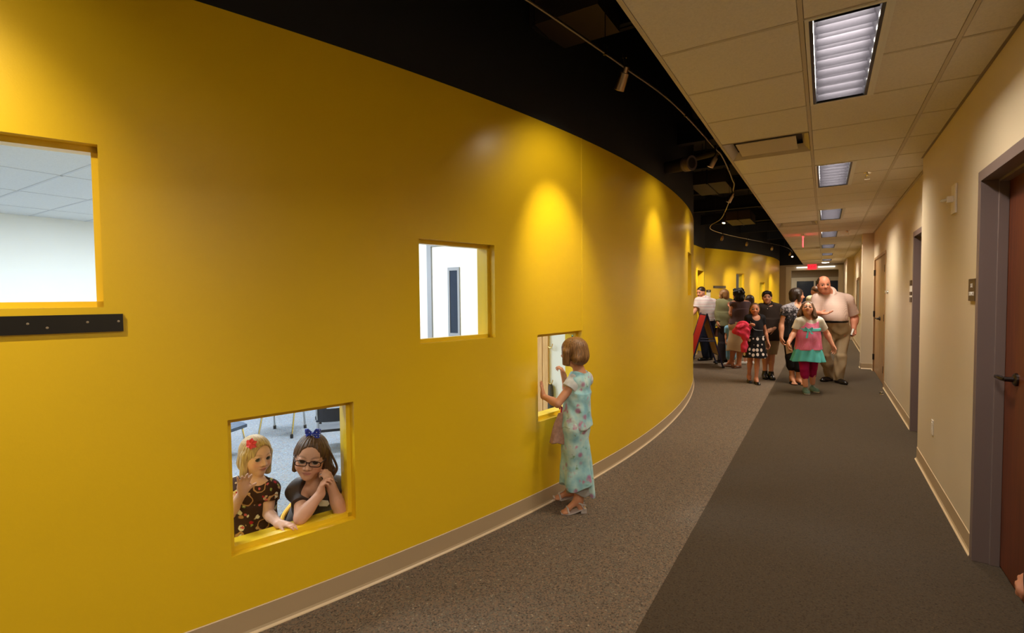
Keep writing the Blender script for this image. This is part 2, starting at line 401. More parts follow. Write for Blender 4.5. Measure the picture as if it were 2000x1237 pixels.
def baseboard(name, pts, nrm, label):
    mb, lip = MB(), MB(); base_profile(mb, lip, pts, nrm); o = struct(name, mb, 'base', label); struct('toe_lip', lip, 'base_lip', parent=o); return o
ss = breaks(-8.5, 6.62, .16, []); pn = [arc1(s) for s in ss]
baseboard('baseboard_left', [q[0] for q in pn], [q[1] for q in pn], 'tan vinyl base under the curved yellow wall')
ss = breaks(-6.88, 3.2, .25, []); pn = [arc2(s) for s in ss]
baseboard('baseboard_left', [(-2.74, 11.8), (-2.74, 13.3)], [(1, 0)]*2, 'short tan base beside the yellow doorway')
baseboard('baseboard_left', [q[0] for q in pn], [q[1] for q in pn], 'tan base under the distant yellow wall')
XN, XF = .722, .815
def bright(pts, lab):
    pts = [np.array(p_, float) for p_ in pts]; nr = []
    for i in range(len(pts)):
        d = pts[min(i+1, len(pts)-1)]-pts[max(i-1, 0)]; d /= np.linalg.norm(d); nr.append((-d[1], d[0]))
    baseboard('baseboard_right', pts, nr, lab)
bright([(XN, 3.71), (XN, 5.695)], 'tan base under the near beige wall beside the mahogany door')
bright([(XF, 6.88), (XF, 9.78)], 'tan base between the dark door frame and the oak doors')
bright([(XF, 11.86), (XF, 12.12)], 'short tan base between oak doors and pillar')
bright([(.63, 12.118), (.815, 12.118)][::-1], 'tan base on the face of the pillar')
bright([(.63, 12.12), (.63, 12.45)], 'tan base on the side of the pillar')
bright([(.80, 12.45), (.80, 19.7)], 'tan base of the far beige wall')

# right walls
WT = .16
wr = MB()
D1 = (2.75, 3.66, 2.085); D2 = (5.97, 6.83, 2.085); D3 = (9.83, 11.82, 2.12)
wr.box((XN, -3.2, 0), (XN+WT, D1[0], CEIL+.05)); wr.box((XN, D1[1], 0), (XN+WT, 5.695, CEIL+.05)); wr.box((XN, D1[0], D1[2]), (XN+WT, D1[1], CEIL+.05))
struct('wall_right', wr, 'beige', 'near beige wall with the mahogany door')
wr = MB(); wr.box((XF, 5.69, 0), (XF+WT, D2[0], CEIL+.05)); wr.box((XF, D2[1], 0), (XF+WT, D3[0], CEIL+.05)); wr.box((XF, D3[1], 0), (XF+WT, 12.2, CEIL+.05))
wr.box((XF, D2[0], D2[2]), (XF+WT, D2[1], CEIL+.05)); wr.box((XF, D3[0], D3[2]), (XF+WT, D3[1], CEIL+.05))
struct('wall_right', wr, 'beige', 'set back beige wall with the oak double doors')
wr = MB(); wr.box((.63, 12.12, 0), (1.0, 12.45, CEIL+.05)); struct('wall_pillar', wr, 'beige', 'beige pillar beyond the oak doors')
wr = MB(); wr.box((.80, 12.44, 0), (1.0, 20.5, CEIL+.05)); wr.box((.62, 19.7, 0), (1.0, 20.1, CEIL+.05)); wr.box((.62, 20.1, 0), (1.0, 23.1, CEIL+.05))
struct('wall_right', wr, 'beige', 'far beige wall behind the big man')

def wall_door(nm, X, D, slab, label):
    y0, y1, zt = D; root = setting('door_%d' % nm, label, (X, (y0+y1)/2, 0))
    for nme, ya, yb in (('door_jamb', y1, y1+.05), ('door_jamb', y0-.05, y0)):
        m_ = MB(); m_.box((X-.014, ya-(.003 if ya >= y1 else 0), 0), (X+WT+.004, yb+(.003 if ya < y1 else 0), zt-.004))
        st = (y1-.016, y1) if ya >= y1 else (y0, y0+.016); m_.box((X+.058, st[0], 0), (X+.0995, st[1], zt-.004)); struct(nme, m_, 'frame_dark', parent=root, bevel=.002)
    m_ = MB(); m_.box((X-.014, y0-.05, zt-.004), (X+WT+.004, y1+.05, zt+.05)); m_.box((X+.058, y0+.016, zt-.018), (X+.0995, y1-.016, zt-.003)); struct('door_head', m_, 'frame_dark', parent=root)
    m_ = MB(); m_.box((X+.1, y0+.003, .008), (X+.143, y1-.003, zt-.003)); sl = struct('door_leaf', m_, slab, parent=root)
    return root, sl
def lever(parent, x, y, z, sgn):                         # handle on a face looking to -x; the grip runs towards sgn*y
    m_ = MB(); m_.ring((x, y, z), [(.0, 0), (.033, 0), (.033, .008), (.026, .014), (.013, .016), (.012, .05), (0, .052)], 24, (-1, 0, 0))
    pts = [(x-.045, y, z), (x-.052, y+sgn*.012, z+.001), (x-.055, y+sgn*.04, z+.002), (x-.056, y+sgn*.08, z), (x-.053, y+sgn*.112, z-.002), (x-.042, y+sgn*.122, z-.003)]
    m_.tube(pts, [.0105, .0115, .0115, .0105, .010, .009], 12)
    return obj('door_handle', m_, 'bronze', parent, smooth=True)
r1, s1_ = wall_door(1, XN, D1, 'mahogany', 'mahogany door in a dark frame beside the brown sign'); lever(s1_, XN+.1, 3.45, 1.045, 1)
r2, s2_ = wall_door(2, XF, D2, 'mahogany', 'dark framed doorway mostly hidden by the near wall corner'); lever(s2_, XF+.1, 6.76, 1.03, -1)
root = setting('door_3', 'pair of light oak closet doors', (XF, 10.8, 0))
for ya, yb in ((D3[0]-.04, D3[0]), (D3[1], D3[1]+.04)):
    m_ = MB(); m_.box((XF-.012, ya-(.003 if ya >= D3[1] else 0), 0), (XF+WT+.004, yb+(.003 if ya < D3[1] else 0), D3[2]-.003)); struct('door_jamb', m_, 'oak', parent=root)
m_ = MB(); m_.box((XF-.012, D3[0]-.04, D3[2]-.003), (XF+WT+.004, D3[1]+.04, D3[2]+.04)); struct('door_head', m_, 'oak', parent=root)
ym = (D3[0]+D3[1])/2
for ya, yb, hy in ((D3[0]+.003, ym-.003, D3[0]), (ym+.003, D3[1]-.003, D3[1])):
    m_ = MB(); m_.box((XF+.012, ya, .008), (XF+.05, yb, D3[2]-.003)); lf = struct('door_leaf', m_, 'oak', parent=root)
    for hz in (.28, 1.1, 1.88):
        q = MB(); q.ring((XF-.008, hy, hz-.055), [(.0, 0), (.012, 0), (.012, .11), (0, .11)], 10); q.box((XF-.006, hy-.02, hz-.055), (XF+.012, hy+.02, hz+.055)); obj('hinge', q, 'bronze', lf)
    lever(lf, XF+.012, ym+(.07 if hy > ym else -.07), 1.05, 1 if hy > ym else -1)

# corridor ceiling: grid bars, tiles, openings for lights and vents
ce = MB(); ce.box((-.722, -3.2, CEIL+.16), (1.0, 23.2, CEIL+.2))
ceil = struct('ceiling', ce, 'black', 'suspended ceiling of beige tiles over the dark carpet')
XB = [-.712, -.10, .52, .80]
light_cells = {r_: 1 for k in light_rows for r_ in (k, k+1)}
vent_rows = [-6, 3, 12, 21, 30]
def tile_obj(mesh, x, y):
    o = bpy.data.objects.new('ceiling_tile', mesh); COL.objects.link(o); o.parent = ceil; o.location = (x, y, CEIL+.006); return o
def tile_mesh(wx, wy, mat, nm='ceiling_tile'):
    m_ = MB(); hx, hy = wx/2-.0075, wy/2-.0075
    b = [(-hx, -hy), (hx, -hy), (hx, hy), (-hx, hy)]; i = [(x*(1-.008/hx) if False else x-math.copysign(.005, x), y-math.copysign(.005, y)) for x, y in b]
    m_.v = [(x, y, 0) for x, y in b]+[(x, y, -.007) for x, y in i]+[(x, y, .012) for x, y in b]
    m_.f = [(4, 5, 6, 7), (8, 11, 10, 9)]+[(j, (j+1) % 4, 4+(j+1) % 4, 4+j) for j in range(4)]+[(j, (j+1) % 4, 8+(j+1) % 4, 8+j) for j in range(4)]
    me = bpy.data.meshes.new(nm); me.from_pydata(m_.v, [], m_.f); bm = bmesh.new(); bm.from_mesh(me); bmesh.ops.recalc_face_normals(bm, faces=bm.faces); bm.to_mesh(me); bm.free(); me.materials.append(M[mat]); return me
tm = [tile_mesh(XB[i+1]-XB[i], ROWP, 'tile') for i in range(3)]; th_ = tile_mesh(.52-.222, ROWP, 'tile')
rows = range(-9, 35)
for r_ in rows:
    y = ROW0+ROWP*(r_+.5)
    if r_ not in vent_rows: tile_obj(tm[0], (XB[0]+XB[1])/2, y)
    if r_ in light_cells: tile_obj(th_, (.222+.52)/2, y)
    else: tile_obj(tm[1], (XB[1]+XB[2])/2, y)
    tile_obj(tm[2], (XB[2]+XB[3])/2, y)
YE = ROW0+ROWP*35
for x, w_ in ((XB[0], .010), (XB[1], .009), (XB[2], .009)):
    b = MB(); b.box((x-w_, -2.7, CEIL-.003), (x+w_, YE, CEIL+.006)); struct('grid_bar', b, 'tbar', parent=ceil)
b = MB(); b.box((XN-.014, -2.7, CEIL-.006), (XN+.01, 5.695, CEIL+.006)); struct('grid_bar', b, 'frame_dark', parent=ceil)  # dark strip drawn in for the shadow gap along the near wall top
b = MB(); b.box((XF-.02, 5.695, CEIL-.006), (XF+.01, 12.12, CEIL+.006)); struct('grid_bar', b, 'tbar', parent=ceil)
for r_ in range(-9, 36):
    y = ROW0+ROWP*r_
    segs = [(XB[0], XB[1]), (XB[2], XB[3])] + ([(.215, .52)] if (r_ in light_cells and r_-1 in light_cells) else [(XB[1], XB[2])])
    b = MB()
    for xa, xb in segs: b.box((xa, y-.0075, CEIL-.0015), (xb, y+.0075, CEIL+.006))
    struct('grid_bar', b, 'tbar', parent=ceil)

# recessed light fixtures
def fixture():
    y0, y1 = ROW0, ROW0+2*ROWP; x0, x1 = -.088, .218
    t = thing('ceiling_light', 'x', 'ceiling light', (.065, (y0+y1)/2, CEIL), 'recessed corridor lights')
    b = MB(); b.box((x0, y0, CEIL-.006), (x0+.016, y1, CEIL+.004)); b.box((x1-.016, y0, CEIL-.006), (x1, y1, CEIL+.004)); b.box((x0+.016, y0, CEIL-.006), (x1-.016, y0+.014, CEIL+.004)); b.box((x0+.016, y1-.014, CEIL-.006), (x1-.016, y1, CEIL+.004)); obj('rim', b, 'light_rim', t)
    b = MB(); b.box((x1+.0005, y0, CEIL-.005), (x1+.016, y1, CEIL+.006)); obj('side_trim', b, 'light_rim', t)
    b = MB(); b.box((x0+.016, y0+.014, CEIL-.002), (x0+.03, y1-.014, CEIL+.12)); b.box((x1-.03, y0+.014, CEIL-.002), (x1-.016, y1-.014, CEIL+.12)); b.box((x0+.03, y0+.014, CEIL-.002), (x1-.03, y0+.026, CEIL+.12)); b.box((x0+.03, y1-.026, CEIL-.002), (x1-.03, y1-.014, CEIL+.12)); obj('black_surround', b, 'black_plastic', t)
    b = MB(); b.box((x0+.016, y0+.014, CEIL+.12), (x1-.016, y1-.014, CEIL+.135)); obj('housing', b, 'light_rim', t)
    for sx in (x0+.034, x1-.034):
        b = MB(); sg = 1 if sx < .06 else -1
        b.quad((sx, y0+.03, CEIL), (sx, y1-.03, CEIL), (sx+sg*.018, y1-.03, CEIL+.075), (sx+sg*.018, y0+.03, CEIL+.075)); obj('side_reflector', b, 'louver', t)
    nb = 9
    for i in range(nb):
        y = y0+.05+(y1-y0-.1)*i/(nb-1); b = MB()
        prof = [(-.012, .070), (-.004, .035), (0.0, .0), (.004, .035), (.012, .070)]
        for (d0, h0), (d1, h1) in zip(prof[:-1], prof[1:]): b.quad((x0+.036, y+d0, CEIL+h0), (x1-.036, y+d0, CEIL+h0), (x1-.036, y+d1, CEIL+h1), (x0+.036, y+d1, CEIL+h1))
        obj('louver_blade', b, 'louver', t)
    b = MB(); b.tube([(.065, y0+.06, CEIL+.1), (.065, y1-.06, CEIL+.1)], .008, 10); obj('lamp_tube', b, 'lamp_white', t)
    return t
fx = fixture()
ORD = ['nearest recessed louvred ceiling light over the corridor', 'second louvred ceiling light from the camera end, beside the sprinkler head', 'third louvred ceiling light, small, level with the second air vent', 'fourth louvred ceiling light, before the edge-lit red sign', 'fifth louvred ceiling light, beyond the edge-lit red sign', 'sixth louvred ceiling light, far along the ceiling', 'last louvred ceiling light, just before the round downlight']
vis = [k for k in light_rows if k >= 0]
fx['label'] = 'large recessed louvred ceiling light closest to the camera'
for i, k in enumerate(vis):
    if k == 0: continue
    copy_tree(fx, (0, ROWP*k, 0), ORD[i])
def vent(label, r_, first=None):
    if first is not None: return copy_tree(first, (0, ROWP*(r_-vent_rows[1]), 0), label)
    y0, y1 = ROW0+ROWP*r_+.012, ROW0+ROWP*(r_+1)-.012; x0, x1 = XB[0]+.012, XB[1]-.012
    t = thing('air_vent', label, 'air vent', ((x0+x1)/2, (y0+y1)/2, CEIL), 'ceiling air vents')
    b = MB(); o_, i_ = 0, .05
    for k in range(4):
        A = [(x0, y0), (x1, y0), (x1, y1), (x0, y1)]; B = [(x0+i_, y0+i_), (x1-i_, y0+i_), (x1-i_, y1-i_), (x0+i_, y1-i_)]; j = (k+1) % 4
        b.quad((*A[k], CEIL-.004), (*A[j], CEIL-.004), (*B[j], CEIL+.055), (*B[k], CEIL+.055))
    obj('frame', b, 'tbar', t)
    b = MB(); b.box((x0+.085, y0+.085, CEIL+.004), (x1-.085, y1-.085, CEIL+.012)); obj('deflector_plate', b, 'tbar', t, bevel=.003)
    b = MB(); b.box((x0+.02, y0+.02, CEIL+.075), (x1-.02, y1-.02, CEIL+.08)); obj('duct_opening', b, 'black_plastic', t); return t
v0 = vent('square ceiling air vent nearest to the camera', 3)
for r_, l in ((12, 'second ceiling air vent, before the edge-lit red sign'), (21, 'third ceiling air vent, beyond the edge-lit red sign'), (30, 'last small ceiling air vent near the end wall')): vent(l, r_, v0)
def sprinkler(x, y, label):
    t = thing('sprinkler_head', label, 'sprinkler', (x, y, CEIL), 'ceiling sprinklers'); b = MB()
    b.ring((x, y, CEIL), [(0, 0), (.035, 0), (.03, -.008), (.012, -.012), (.012, -.03), (.009, -.034), (0, -.034)], 16); obj('body', b, 'chrome', t, smooth=True)
    b = MB(); b.tube([(x-.012, y, CEIL-.03), (x-.02, y, CEIL-.045), (x, y, CEIL-.062), (x+.02, y, CEIL-.045), (x+.012, y, CEIL-.03)], .003, 6); obj('yoke_arm', b, 'chrome', t)
    b = MB(); b.ring((x, y, CEIL-.062), [(0, 0), (.026, 0), (.026, -.003), (0, -.003)], 12); obj('deflector', b, 'chrome', t)
sprinkler(.345, 6.08, 'chrome sprinkler head beside the second ceiling light'); sprinkler(.355, 11.37, 'small sprinkler head on the ceiling near the pillar')
t = thing('round_downlight', 'round bright downlight at the end of the ceiling', 'ceiling light', (.02, 22.0, CEIL))
b = MB(); b.ring((.02, 22.0, CEIL+.004), [(0.1, 0), (.14, 0), (.14, -.012), (.115, -.014)], 28); obj('trim_ring', b, 'light_rim', t)
b = MB(); b.ring((.02, 22.0, CEIL), [(0, 0), (.112, 0), (.112, -.02), (0, -.03)], 28); obj('lens', b, 'lamp_white', t)

# end of the corridor
EY = 23.1
e = MB(); e.box((-2.6, EY, 0), (-1.32, EY+.2, 2.75)); e.box((.60, EY, 0), (1.0, EY+.2, 2.75)); e.box((-1.32, EY, 2.60), (.60, EY+.2, 2.75))
struct('wall_end', e, 'taupe', 'taupe wall around the opening at the corridor end')
e = MB(); e.box((-1.32, EY-.02, 0), (-1.14, EY+.22, 2.44)); e.box((.46, EY-.02, 0), (.615, EY+.22, 2.44)); e.box((-1.32, EY-.02, 2.44), (.615, EY+.22, 2.60))
struct('trim_1', e, 'cream', 'cream cased opening at the corridor end')
e = MB(); e.box((-2.8, 26.2, 0), (1.1, 26.4, 2.9)); e.box((-2.8, EY+.2, 0), (-2.6, 26.2, 2.9)); e.box((.98, EY+.2, 0), (1.1, 26.2, 2.9)); struct('wall_end', e, 'taupe', 'back wall of the vestibule')
e = MB(); e.box((-2.8, EY, 2.75), (1.1, 26.4, 2.8)); struct('ceiling', e, 'cream', 'low vestibule ceiling')
root = setting('door_4', 'pair of glazed entrance doors at the corridor end', (-.35, 26.15, 0))
for xa, xb in ((-1.30, -1.06), (-.40, -.33), (.50, .74)):
    m_ = MB(); m_.box((xa, 26.06, 0), (xb, 26.2, 2.08)); struct('door_stile', m_, 'cream', parent=root)
m_ = MB(); m_.box((-1.3, 26.06, 2.08), (.74, 26.2, 2.24)); struct('door_head', m_, 'cream', parent=root)
for xa, xb in ((-1.06, -.40), (-.33, .50)):
    m_ = MB(); m_.box((xa, 26.12, .1), (xb, 26.15, 2.08)); lf = struct('door_pane', m_, 'dark_glass', parent=root)
    q = MB(); q.box((xa, 26.05, .95), (xb, 26.09, 1.05)); obj('push_bar', q, 'nickel', lf)
def exit_sign(c, label, along, hang=0.0, edge=False):
    t = thing('exit_sign', label, 'exit sign', c, 'red exit signs'); c = np.array(c); A = np.array(along, float); N = np.cross(A, (0, 0, 1))
    b = MB(); b.obox(c+np.array([0, 0, .118]), A*.17, N*.022, (0, 0, .022)); obj('housing', b, 'white_plastic', t)
    b = MB(); b.obox(c, A*.15, N*.006, (0, 0, .1)); pn_ = obj('face_panel', b, 'red_edge' if edge else 'red_glow', t)
    for sg in (1, -1): text_mesh('EXIT', .13, facing(c+N*.0075*sg, A*sg, (0, 0, 1)), 'sign_red' if not edge else 'sign_white', pn_)
M['sign_red'] = emit('dark_red_letters', (.35, 0, .01, 1), .5)
exit_sign((-.372, 11.6, CEIL-.14), 'red edge-lit exit sign hanging from the beige ceiling, seen edge-on', (0, 1, 0), edge=True)
exit_sign((-.42, EY-.06, 2.565), 'red exit sign above the opening at the corridor end', (1, 0, 0))
for xa, xb, l in ((-.95, -.58, 'short white light strip beside the distant exit sign'), (-.22, .34, 'long white light strip beside the distant exit sign')):
    b = MB(); b.box((xa, EY-.09, 2.53), (xb, EY-.02, 2.57)); o = tag(obj('strip_light', b, 'lamp_strip', None, loc=((xa+xb)/2, EY-.05, 2.55)), l, 'strip light', 'strip lights over the far opening')

# classroom behind the yellow wall
rm = MB(); rm.box((-9.5, -3.2, 0), (-9.3, 26.4, 3)); struct('wall_classroom', rm, 'white_wall', 'long white back wall of the classroom')
rm = MB(); rm.box((-9.3, -3.2, 0), (-3.4, -3.0, 3)); struct('wall_classroom', rm, 'white_wall', 'white side wall of the classroom')
PY = 4.9
rm = MB(); rm.box((-9.3, PY, 0), (-4.205, PY+.12, 3)); rm.box((-3.035, PY, 0), (-1.62, PY+.12, 3)); rm.box((-4.205, PY, 2.135), (-3.035, PY+.12, 3))
struct('wall_classroom', rm, 'white_wall', 'white partition with the white door seen through the high window')
rm = MB(); rm.box((-9.3, 12.2, 0), (-2.9, 12.3, 3)); struct('wall_classroom', rm, 'white_wall', 'white partition of the next room')
root = setting('door_5', 'white classroom door with a narrow glass panel', (-3.5, PY, 0))
M['door_grey'] = plain('grey_frame_paint', rgb(150, 152, 160), .4); M['door_white'] = plain('white_door_paint', rgb(244, 244, 240), .4)
for xa, xb in ((-4.27, -4.20), (-3.04, -2.97)):
    m_ = MB(); m_.box((xa, PY-.03, 0), (xb, PY+.125, 2.127)); struct('door_jamb', m_, 'door_grey', parent=root)
m_ = MB(); m_.box((-4.27, PY-.03, 2.127), (-2.97, PY+.125, 2.18)); struct('door_head', m_, 'door_grey', parent=root)
m_ = MB(); m_.box((-4.20, PY-.005, .01), (-3.04, PY+.04, 2.13)); lf = struct('door_leaf', m_, 'door_white', parent=root)
x0, x1, z0, z1 = -3.945, -3.765, 1.01, 1.855
m_ = MB(); m_.box((x0, PY-.02, z0), (x0+.03, PY-.004, z1)); m_.box((x1-.03, PY-.02, z0), (x1, PY-.004, z1)); m_.box((x0+.03, PY-.02, z0), (x1-.03, PY-.004, z0+.04)); m_.box((x0+.03, PY-.02, z1-.04), (x1-.03, PY-.004, z1)); struct('vision_frame', m_, 'door_grey', parent=lf)
m_ = MB(); m_.box((x0+.03, PY-.012, z0+.04), (x1-.03, PY-.006, z1-.04)); struct('vision_pane', m_, 'dark_glass', parent=lf)
cc = MB(); ss = breaks(-8.5, 6.62, .25, [])
for a, b_ in zip(ss[:-1], ss[1:]):
    qa, qb = arc1(a)[0]-arc1(a)[1]*.1, arc1(b_)[0]-arc1(b_)[1]*.1; cc.quad((-9.3, qa[1], CEIL+.02), (*qa, CEIL+.02), (*qb, CEIL+.02), (-9.3, qb[1], CEIL+.02))
cc.quad((-9.3, 11.8, CEIL+.02), (-2.9, 11.8, CEIL+.02), (-2.9, 26, CEIL+.02), (-9.3, 26, CEIL+.02))
rc = struct('ceiling', cc, 'white_wall', 'white tiled classroom ceiling')
rtm = tile_mesh(1.2, .61, 'room_tile', 'classroom_tile')
room_lights = [(-4.4, .6), (-4.4, 3.2), (-6.9, .6), (-6.9, 3.2)]
for i in range(6):
    for j in range(11):
        x, y = -3.2-1.2*i+.1, -1.5+.61*j
        if x < -9.2: continue
        o = bpy.data.objects.new('ceiling_tile', rtm); COL.objects.link(o); o.parent = rc; o.location = (x, y, CEIL+.004)
for i in range(7):
    b = MB(); x = -2.5-1.2*i; b.box((x-.012, -1.8, CEIL-.006), (x+.012, PY, CEIL+.004)); struct('grid_bar', b, 'room_tbar', parent=rc)
for j in range(12):
    b = MB(); y = -1.805+.61*j; b.box((-9.3, y-.012, CEIL-.006), (-2.5, y+.012, CEIL+.004)); struct('grid_bar', b, 'room_tbar', parent=rc)
for i, (x, y) in enumerate(room_lights):
    t = thing('classroom_light', ['bright ceiling panel nearest the black board window', 'bright ceiling panel nearest the white classroom door', 'bright ceiling panel by the back wall, seen at the window edge', 'bright ceiling panel by the back wall near the partition'][i], 'ceiling light', (x, y, CEIL), 'classroom ceiling panels')
    b = MB(); b.box((x-.3, y-.6, CEIL-.012), (x+.3, y-.57, CEIL+.003)); b.box((x-.3, y+.57, CEIL-.012), (x+.3, y+.6, CEIL+.004)); b.box((x-.3, y-.57, CEIL-.012), (x-.27, y+.57, CEIL+.004)); b.box((x+.27, y-.57, CEIL-.012), (x+.3, y+.57, CEIL+.004)); obj('frame', b, 'light_rim', t)
    b = MB(); b.box((x-.27, y-.57, CEIL-.008), (x+.27, y+.57, CEIL-.002)); obj('diffuser', b, 'room_panel', t)

def W(px, py, w):                                        # the point at depth w along the view axis that is measured at px, py in the photograph
    return np.array([0, 0, EYE])+CF*w+CR*((px-1000)/FPX*w)-CU*((py-618.5)/FPX*w)
# ------------------------------------------------------------------ track lighting on the open deck
def catmull(pts, n=8):
    pts = [np.array(p, float) for p in pts]; P = [2*pts[0]-pts[1]]+pts+[2*pts[-1]-pts[-2]]; out = []
    for i in range(1, len(P)-2):
        for k in range(n):
            t = k/n; a, b, c, d = P[i-1:i+3]
            out.append(.5*((2*b)+(-a+c)*t+(2*a-5*b+4*c-d)*t*t+(-a+3*b-3*c+d)*t**3))
    return out+[pts[-1]]
RZ = 2.90
railp = [(-2.15, -1.2), (-1.70, .2), (-1.42, 1.25), (-1.223, 2.146), (-1.072, 3.073), (-.962, 3.889), (-.915, 5.174), (-.905, 5.6), (-.975, 6.725), (-1.06, 7.4), (-1.604, 9.906), (-1.96, 10.85), (-2.085, 11.72), (-1.891, 13.1), (-1.418, 15.13), (-1.085, 16.55), (-.93, 18.0), (-.92, 19.6)]
tr = thing('track_rail', 'long thin curving metal track rail hung below the black deck', 'light track', (-.9, 5.2, RZ))
b = MB(); b.tube([(*p, RZ) for p in catmull(railp)], .0075, 8); obj('rail', b, 'nickel', tr, smooth=True)
for x, y in ((-1.50, 1.0), (-1.105, 2.85), (-.945, 4.15), (-.935, 6.2), (-1.25, 8.35), (-1.80, 10.4), (-2.0, 12.5), (-1.66, 14.15), (-1.30, 15.6), (-1.02, 17.0), (-.93, 18.6)):
    b = MB(); b.tube([(x, y, RZ+.005), (x, y, 4.2)], .003, 6); b.ring((x, y, RZ), [(0, -.012), (.012, -.01), (.012, .03), (.006, .05), (0, .05)], 10); obj('hanger_rod', b, 'bronze', tr)
M['spot_body'] = plain('satin_gold_nickel', rgb(176, 150, 116), .3, 1.0)
def spot(x, y, aim, label, power, lit=True, angle=64, z=RZ, blend=.9, halo=.2):
    t = thing('track_spotlight', label, 'spotlight', (x, y, z), 'spotlights on the track')
    a = np.array(aim)-np.array((x, y, z-.13)); a /= np.linalg.norm(a); c = np.array((x, y, z-.10))
    b = MB(); b.tube([(x, y, z+.012), (x, y, z-.02), (x+.006, y, z-.06), tuple(c)], .008, 8); b.ring((x, y, z-.012), [(0, 0), (.013, 0), (.013, .026), (0, .026)], 10); obj('stem', b, 'bronze', t)
    c2 = c-a*.015
    b = MB(); b.ring(c2, [(0, -.02), (.016, -.02), (.018, .012), (.029, .014), (.031, .11), (.028, .112), (.027, .098), (0, .096)], 20, a); obj('housing', b, 'spot_body', t, smooth=True)
    b = MB(); b.ring(c2, [(0, .0975), (.026, .0975), (.020, .1), (0, .101)], 16, a); obj('lens', b, 'spot_glow', t)
    if power and halo: lamp('SPOT', tuple(c2+a*.122), power*halo, TRACK_COL, aim=tuple(c2+a*2), spot_size=math.radians(128), spot_blend=.7, shadow_soft_size=.025)
    if power: lamp('SPOT', tuple(c2+a*.122), power, TRACK_COL, aim=tuple(c2+a*2), spot_size=math.radians(angle), spot_blend=blend, shadow_soft_size=.025)
def wallpt(P, s, z): p, n = P(s); return (p[0], p[1], z)
spot(-1.80, -.15, wallpt(arc1, -5.3, 1.75), 'track spotlight above the black wall board', TRACK_POWER*2.4, angle=92, blend=1.0, halo=.15)
spot(-1.021, 2.945, wallpt(arc1, -1.98, 1.62), 'large brushed track spotlight above the girl in turquoise', TRACK_POWER*1.9, angle=56)
spot(-.905, 5.19, wallpt(arc1, -.05, 1.75), 'glowing track spotlight just before the rail bends', TRACK_POWER*1.1)
spot(-1.055, 7.27, wallpt(arc1, 2.0, 1.75), 'track spotlight half way along the bend', TRACK_POWER)
spot(-1.46, 9.31, wallpt(arc1, 3.2, .6), 'brightest track spotlight, at the far turn of the rail', TRACK_POWER)
spot(-1.98, 12.3, (-2.70, 14.2, 1.35), 'track spotlight aimed at the wall beside the yellow doorway', TRACK_POWER*5.5, angle=44, blend=.8, halo=.07)
spot(-1.68, 14.05, wallpt(arc2, -4.9, 1.35), 'track spotlight aimed above the taller distant window', TRACK_POWER*5.5, angle=44, blend=.8, halo=.07)
spot(-1.25, 15.82, wallpt(arc2, -3.05, 1.2), 'track spotlight aimed above the lower distant window', TRACK_POWER*5.5, angle=44, blend=.8, halo=.07)
spot(-.925, 18.2, wallpt(arc2, -1.3, 1.2), 'last but one track spotlight on the rail', TRACK_POWER*5, angle=44, blend=.8, halo=.07)
spot(-.92, 19.3, (-.9, 16, 0), 'last small track spotlight on the rail', 4)
M['duct'] = plain('black_painted_duct', rgb(46, 38, 32), .6); M['duct_brown'] = plain('brown_black_duct', rgb(64, 50, 38), .6)
def duct(lo, hi, label, seams=2, along=0):
    t = thing('air_duct', label, 'air duct', ((lo[0]+hi[0])/2, (lo[1]+hi[1])/2, lo[2]), 'ducts on the open deck')
    b = MB(); b.box(lo, hi); obj('duct_body', b, 'duct_brown', t)
    for k in range(seams):
        b = MB(); x = lo[along]+(hi[along]-lo[along])*(k+1)/(seams+1); l2, h2 = list(lo), list(hi); l2[along] = x-.012; h2[along] = x+.012
        for j in range(3):
            if j != along: l2[j] -= .012; h2[j] += .012
        b.box(l2, h2); obj('flange', b, 'duct', t)
    for x, y in ((lo[0]+.1, (lo[1]+hi[1])/2), (hi[0]-.1, (lo[1]+hi[1])/2)):
        b = MB(); b.tube([(x, y, hi[2]), (x, y, 4.2)], .006, 6); obj('hanger_rod', b, 'duct', t)
duct((-2.6, 3.02, 3.30), (-1.22, 3.42, 3.55), 'wide dark air duct above the nearest track spotlight')
duct((-1.82, 8.25, 3.2), (-1.29, 9.2, 3.4), 'dark air duct beyond the glowing spotlight', 1)
duct((-1.9, 12.2, 3.15), (-1.4, 13.2, 3.35), 'small dark air duct over the far rail turn', 1)
t = thing('drain_pipe', 'black pipe with a ribbed coupling under the open deck', 'pipe', (-1.17, 5.5, 2.86))
b = MB(); b.tube([(-2.4, 6.1, 2.93), (-1.60, 5.75, 2.90), (-1.19, 5.53, 2.865)], .066, 18); obj('pipe', b, 'duct', t, smooth=True)
b = MB(); b.ring((-1.27, 5.575, 2.872), [(0, 0), (.076, 0), (.078, .02), (.074, .026), (.078, .032), (.078, .09), (.06, .094), (0, .07)], 20, (.86, -.48, -.07)); obj('coupling', b, 'frame_dark', t, smooth=True)
for x, y in ((-1.75, 5.83),):
    b = MB(); b.tube([(x, y, 2.96), (x, y, 4.2)], .005, 6); obj('hanger_rod', b, 'duct', t)
t = thing('cross_pipe', 'slim black pipe crossing under the deck by the bend', 'pipe', (-1.2, 5.8, 2.98))
b = MB(); b.tube([(-1.55, 5.95, 2.99), (-.95, 5.70, 2.985)], .035, 12); obj('pipe', b, 'duct', t, smooth=True)
b = MB(); b.tube([(-1.1, 5.76, 3.0), (-1.1, 5.76, 4.2)], .005, 6); obj('hanger_rod', b, 'duct', t)
t = thing('conduit', 'long black pipe run beside the ceiling edge', 'pipe', (-.84, 4.5, 3.14))
b = MB(); b.tube([(-.84, -1, 3.14), (-.84, 12, 3.14)], .05, 12); obj('pipe', b, 'duct', t, smooth=True)
for y in (0, 4.6, 8.8):
    b = MB(); b.tube([(-.84, y, 3.18), (-.84, y, 4.2)], .005, 6); obj('hanger_rod', b, 'duct', t)

